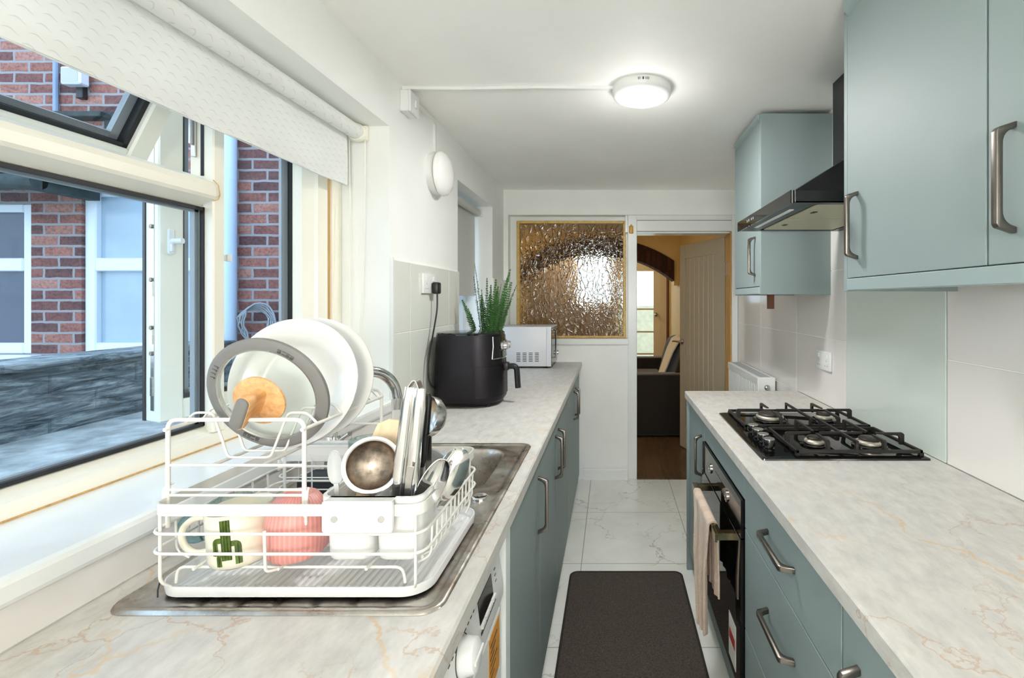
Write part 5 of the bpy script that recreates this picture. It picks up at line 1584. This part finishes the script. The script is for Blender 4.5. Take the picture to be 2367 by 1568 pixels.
# serving spoons leaning right
t, pl = utensil('serving_spoon', (-.338, .776, .992), -4, 24, 0, 'hollow side of a shiny serving spoon leaning right of the tongs', 'spoon')
q = spoon_bowl(.086, .044, .013, .060, .0014)
obj('spoon_bowl', add(B(), q, rot('Z', 30)), M['polished'], t, 70)
obj('handle', strip(B(), [(0, 0, 0), (0, .001, .035), (0, .0, .064)], [(-.006, -.0012), (.006, -.0012), (.006, .0012), (-.006, .0012)], up=(0, 1, 0)), M['polished'], t, 40)
pl()
t, pl = utensil('serving_spoon', (-.328, .806, .992), -4, 27, 0, 'rounded back of a bright steel serving spoon, rightmost in the cutlery holder', 'spoon')
q = spoon_bowl(.096, .054, .016, .062, .0014)
obj('spoon_bowl', add(B(), q, rot('Z', 195)), M['polished'], t, 70)
obj('handle', strip(B(), [(0, 0, 0), (0, -.001, .035), (0, .0, .066)], [(-.006, -.0012), (.006, -.0012), (.006, .0012), (-.006, .0012)], up=(0, 1, 0)), M['polished'], t, 40)
pl()
t, pl = utensil('dessert_spoon', (-.345, .770, .988), 4, 9, 0, 'plain steel spoon handle standing between the tongs and the serving spoon', 'cutlery')
obj('handle', strip(B(), [(0, 0, 0), (0, 0, .06), (0, .001, .135)], [(-.0035, -.001), (.0035, -.001), (.0035, .001), (-.0035, .001)], up=(0, 1, 0), scales=[(1, 1), (1, 1), (1.6, 1)]), M['steel'], t, 40)
pl()

# ---------------- wire sink tidy behind the rack
t = thing('wire_sink_tidy', (-.69, 1.12, CT), 'small white wire sink tidy behind the dish rack', 'sink tidy')
QX0, QX1, QY0, QY1 = -.765, -.600, 1.075, 1.185
def qring(z, r=.0016): return tube(B(), [(x, y, z) for x, y in rr(QX1 - QX0, QY1 - QY0, .018, 5, (QX0 + QX1) / 2, (QY0 + QY1) / 2)], r, 8, True)
obj('rim_band', strip(B(), [(x, y, 1.030) for x, y in rr(QX1 - QX0, QY1 - QY0, .018, 5, (QX0 + QX1) / 2, (QY0 + QY1) / 2)], [(-.001, -.007), (.001, -.007), (.001, .007), (-.001, .007)], closed=True), M['white_enamel'], t, 60)
for z in (1.012, .985, .958, .932): obj('ring_wire', qring(z), M['white_enamel'], t, 60)
for x in (QX0 + .018, (QX0 + QX1) / 2, QX1 - .018):
    obj('cross_wire', tube(B(), rounded([(x, QY0, 1.03), (x, QY0, .926), (x, QY1, .926), (x, QY1, 1.03)], .01), .0016, 8), M['white_enamel'], t, 60)
for y in (QY0 + .03, QY1 - .03):
    obj('cross_wire', tube(B(), rounded([(QX0, y, 1.03), (QX0, y, .926), (QX1, y, .926), (QX1, y, 1.03)], .01), .0016, 8), M['white_enamel'], t, 60)
for x in (QX0 + .01, QX1 - .01):
    for y in (QY0 + .012, QY1 - .012): obj('foot', cyl(B(), (x, y, CT + .0012), (x, y, .94), .003, 8), M['white_enamel'], t)
b = box(B(), -.735, 1.095, .929, -.635, 1.165, .975, .01, 3)
tag(obj('scouring_sponge', b, M['sponge']), 'dark sponge inside the white wire sink tidy', 'sponge')
# ================================================================== OUTSIDE THE WINDOW
FYF = 3.56
t = thing('neighbouring_house', (-3.2, FYF, 0), 'red brick neighbouring house wall seen through the kitchen window', 'building')
b = B()
wins = [(-5.6, -4.38, .98, 2.12), (-4.00, -3.05, .98, 2.24)]
# wall with two window holes
zt = 5.2
xs = [-8.0, -5.6, -4.38, -4.00, -3.05, XO - .002]
box(b, xs[0], FYF, -.2, xs[1], FYF + .25, zt); box(b, xs[2], FYF, -.2, xs[3], FYF + .25, zt); box(b, xs[4], FYF, -.2, xs[5], FYF + .25, zt)
for x0, x1, z0, z1 in wins:
    box(b, x0, FYF, -.2, x1, FYF + .25, z0); box(b, x0, FYF, z1, x1, FYF + .25, zt)
obj('brick_wall', b, M['brick'], t)
for x0, x1, z0, z1 in wins:
    b = B(); w = .085
    box(b, x0, FYF + .02, z0, x0 + w, FYF + .10, z1, .008); box(b, x1 - w, FYF + .02, z0, x1, FYF + .10, z1, .008)
    box(b, x0 + w, FYF + .02, z0, x1 - w, FYF + .10, z0 + w, .008); box(b, x0 + w, FYF + .02, z1 - .06, x1 - w, FYF + .10, z1, .008)
    zm = 1.66; box(b, x0 + w, FYF + .015, zm - .05, x1 - w, FYF + .10, zm + .05, .008)
    fr = obj('window_frame', b, M['upvc_cool'], t)
    obj('pane', box(B(), x0 + w, FYF + .06, z0 + w, x1 - w, FYF + .066, z1 - .06), M['net_pane'] if x0 > -5 else M['dark_pane'], fr)
    obj('window_sill', box(B(), x0 - .06, FYF - .07, z0 - .06, x1 + .08, FYF + .05, z0 - .002, .008), M['upvc_cool'], t)
# lean-to eaves: mossy slates above the left-hand window
b = B()
for r in range(5):
    for c in range(10):
        x0 = -6.3 + c * .25 + (.12 if r % 2 else 0)
        box(b, x0, FYF - .34 + r * .07, 2.20 + r * .055, x0 + .245, FYF - .24 + r * .07 + .06, 2.215 + r * .055, .003)
obj('eaves_slate', b, M['slate'], t)
b = tube(B(), [(-6.4, FYF - .38, 2.19), (-3.86, FYF - .38, 2.19)], .055, 12); box(b, -3.95, FYF - .36, 2.14, -3.86, FYF, 2.30)
obj('gutter', b, M['slate'], t)
def pipe(x, r, mat, label, z0, collars):
    t = thing('drainpipe', (x, FYF - r - .02, z0), label, 'drainpipe')
    obj('pipe_run', cyl(B(), (x, FYF - r - .02, z0), (x, FYF - r - .02, 5.0), r, 24), mat, t)
    for z in collars:
        b = lathe(B(), [(r, z - .06), (r + .012, z - .055), (r + .012, z + .055), (r, z + .06)], 24, T(x, FYF - r - .02, 0)); box(b, x - r - .03, FYF - .03, z - .02, x + r + .03, FYF, z + .02)
        obj('pipe_collar', b, mat, t)
    return t
pipe(-2.83, .049, M['pipe'], 'pale blue soil pipe on the brick wall just right of the window mullion', .62, (2.9,))
pipe(-2.36, .060, M['pipe_dark'], 'blue grey soil pipe on the brick wall near the right edge of the window', .3, (2.12,))
t = thing('yard_floodlight', (-4.0, FYF, 2.95), 'small white floodlight box on the brick wall seen under the blind', 'floodlight')
b = box(B(), -4.05, FYF - .10, 2.98, -3.90, FYF - .03, 3.11, .01)
obj('lamp_housing', b, M['upvc_cool'], t)
obj('lamp_lens', box(B(), -4.035, FYF - .103, 2.995, -3.915, FYF - .099, 3.095), M['pot'], t)
obj('bracket', box(B(), -4.00, FYF - .04, 2.90, -3.95, FYF, 3.0, .004), M['black_satin'], t)
t = thing('wall_bracket', (-3.8, FYF, 2.6), 'dark metal bracket with trailing cables on the brick wall', 'bracket')
b = box(B(), -4.15, FYF - .10, 2.74, -3.75, FYF, 2.78, .004); box(b, -3.80, FYF - .03, 2.50, -3.45, FYF, 2.80, .004)
obj('bracket_plate', b, M['slate'], t)
b = tube(B(), rounded([(-3.42, FYF - .05, 2.95), (-3.6, FYF - .08, 2.62), (-3.95, FYF - .07, 2.45), (-4.05, FYF - .04, 2.62)], .15), .012, 8); tube(b, rounded([(-3.5, FYF - .02, 2.8), (-3.46, FYF - .03, 2.55), (-3.55, FYF - .03, 2.42)], .1), .014, 8)
obj('cable', b, M['black_satin'], t)
b = tube(B(), [(-4.17, FYF - .02, 2.6), (-4.17, FYF - .02, 4.8)], .016, 8)
tag(obj('wall_cable_pipe', b, M['pipe_dark']), 'thin grey conduit running up the brick wall left of the floodlight', 'conduit')
# coil of wire at the foot of the pale pipe
b = B(); rnd = random.Random(5)
for i in range(5):
    pts = []
    for k in range(25):
        a = 2 * PI * k / 24
        pts.append((-2.66 + (.10 + .02 * rnd.random()) * math.cos(a) + .02 * i, FYF - .06 - .01 * i + .02 * math.sin(2 * a), 1.20 + (.12 + .012 * i) * math.sin(a)))
    tube(b, pts, .006, 6)
tag(obj('cable_coil', b, M['spacer']), 'loose coil of cable hanging on the brick wall beside the pale pipe', 'cable')
# boundary wall and yard
b = B()
box(b, -2.95, -3.0, -.2, -2.75, FYF - .14, 1.06); box(b, -2.99, -3.0, 1.06, -2.71, FYF - .14, 1.10, .01)
tag(obj('boundary_wall', b, M['stone'], smooth=0), 'weathered grey stone boundary wall across the yard outside the window', 'wall')
struct('ground', box(B(), -8.0, -4.0, -.3, XO, FYF, .02), M['paving'])
b = box(B(), -2.75, -3.0, .02, -1.45, FYF - .14, .74, .01)
struct('ground_terrace', b, M['paving'])
# beyond the lounge's far door
struct('ground_garden', box(B(), -4, 7.95, -.2, 6, 14, -.05), M['fence'])
b = box(B(), -3, 11.5, -.05, 5, 11.7, 1.25)
tag(obj('garden_wall', b, M['fence']), 'pale garden wall seen through the far glazed door', 'wall')

# ================================================================== LOUNGE FURNITURE
SFX0, SFX1, SFY0, SFY1 = -.02, .93, 4.75, 6.35
t = thing('sofa', (.45, 5.5, 0), 'dark brown fabric sofa in the lounge beyond the doorway', 'sofa')
obj('base', box(B(), SFX0 + .02, SFY0 + .02, .015, SFX1, SFY1 - .02, .40, .02, 2), M['sofa'], t)
for y0, y1 in ((SFY0, SFY0 + .20), (SFY1 - .20, SFY1)):
    b = prism(B(), [(SFX0, .02), (SFX1 - .05, .02), (SFX1 - .05, .64), (SFX0 + .30, .635), (SFX0 + .03, .605), (SFX0, .57)], 'y', y0, y1, .025)
    obj('arm', b, M['sofa'], t, 50)
obj('seat_cushion', box(B(), SFX0 + .02, SFY0 + .20, .39, .62, SFY1 - .20, .50, .04, 3), M['sofa'], t, 50)
b = prism(B(), [(.58, .38), (.93, .38), (.93, .92), (.84, .94), (.74, .90)], 'y', SFY0 + .12, SFY1 - .12, .035)
obj('backrest', b, M['sofa'], t, 50)
def thr(u, v):
    y = 5.02 + .62 * u
    path = [(.565, .545), (.60, .62), (.675, .82), (.735, .935), (.80, .968), (.87, .965), (.936, .93), (.945, .70)]
    k = v * (len(path) - 1); i = min(int(k), len(path) - 2); f = k - i
    x = path[i][0] * (1 - f) + path[i + 1][0] * f; z = path[i][1] * (1 - f) + path[i + 1][1] * f
    pinch = .55 + .45 * min(1, v * 2.2)
    y = 5.30 + (y - 5.30) * pinch
    return (x - .012 * math.sin(u * 14 + v * 3) - .012, y, z + .010 * math.sin(u * 11 + v * 5))
tag(obj('fleece_throw', sheet(B(), thr, 36, 36, .012), M['throw'], smooth=80), 'cream fleece throw draped over the back of the brown sofa', 'throw')
tag(obj('light_switch', box(B(), .950, 6.16, 1.36, .962, 6.25, 1.45, .003), M['white_plastic']), 'small white light switch on the yellow lounge wall', 'light switch')

# ================================================================== LIGHT AND CAMERA
def arealamp(name, loc, rx, sx, sy, power, col=(1, 1, 1)):
    l = bpy.data.lights.new(name, 'AREA'); l.shape = 'RECTANGLE'; l.size = sx; l.size_y = sy; l.energy = power; l.color = col
    o = bpy.data.objects.new(name, l); COL.objects.link(o); o.location = loc; o.rotation_euler = rx; return o
def disklamp(name, loc, size, power, col):
    l = bpy.data.lights.new(name, 'AREA'); l.shape = 'DISK'; l.size = size; l.energy = power; l.color = col
    o = bpy.data.objects.new(name, l); COL.objects.link(o); o.location = loc; return o
def pointlamp(name, loc, r, power, col):
    l = bpy.data.lights.new(name, 'POINT'); l.energy = power; l.color = col; l.shadow_soft_size = r
    o = bpy.data.objects.new(name, l); COL.objects.link(o); o.location = loc; return o
disklamp('kitchen_lamp_light', (LX, LYc, ZC - .046), .19, 8, (1.0, .99, .97))
pointlamp('added_halo_fill', (LX, LYc, ZC - .20), .05, 1.2, (1.0, .99, .97))  # extra point light added below the ceiling light to lift the ceiling
pointlamp('added_rear_fill', (.02, -1.30, 1.45), .20, 28, (1.0, .985, .975))  # added fill behind the camera, no fixture there
pointlamp('unseen_lounge_fill', (-1.9, 4.3, 2.1), .08, 16, (1.0, .82, .54))  # unseen warm fill added for the lounge, without a fitting
pointlamp('unseen_far_lounge_fill', (-.6, 7.25, 2.2), .08, 10, (1.0, .84, .58))  # second unseen fill, added to warm the space past the arch

w = bpy.data.worlds.new('overcast_sky'); SC.world = w; w.use_nodes = True
nt = w.node_tree; bg = nt.nodes['Background']
tc = nt.nodes.new('ShaderNodeTexCoord'); sp = nt.nodes.new('ShaderNodeSeparateXYZ'); rp = nt.nodes.new('ShaderNodeValToRGB')
nt.links.new(tc.outputs['Generated'], sp.inputs[0]); nt.links.new(sp.outputs['Z'], rp.inputs[0]); nt.links.new(rp.outputs[0], bg.inputs[0])
rp.color_ramp.elements[0].position = 0.0; rp.color_ramp.elements[0].color = (.72, .87, 1.0, 1)
rp.color_ramp.elements[1].position = .8; rp.color_ramp.elements[1].color = (.56, .76, 1.0, 1)
bg.inputs[1].default_value = 1.7

cam = bpy.data.cameras.new('camera'); co = bpy.data.objects.new('camera', cam); COL.objects.link(co)
co.location = (0, 0, 1.39); co.rotation_euler = (PI / 2, 0, 0)
FPX = 1090.0
cam.sensor_fit = 'HORIZONTAL'; cam.sensor_width = 36; cam.lens = 36 * FPX / 2367
cam.shift_x = (2367 / 2 - 1413) / 2367
cam.shift_y = (694 - 784) / 2367
cam.clip_start = .02; cam.clip_end = 60
SC.camera = co
vs = SC.view_settings
SC.display_settings.display_device = 'sRGB'
vs.view_transform = 'Standard'; vs.look = 'None'; vs.gamma = 1; vs.use_curve_mapping = False; vs.exposure = 0.86
SC.cycles.use_denoising = True
SC.cycles.max_bounces = 12; SC.cycles.diffuse_bounces = 10; SC.cycles.glossy_bounces = 5; SC.cycles.transmission_bounces = 10; SC.cycles.transparent_max_bounces = 16
SC.cycles.caustics_reflective = False; SC.cycles.caustics_refractive = False
SC.cycles.sample_clamp_indirect = 6.0
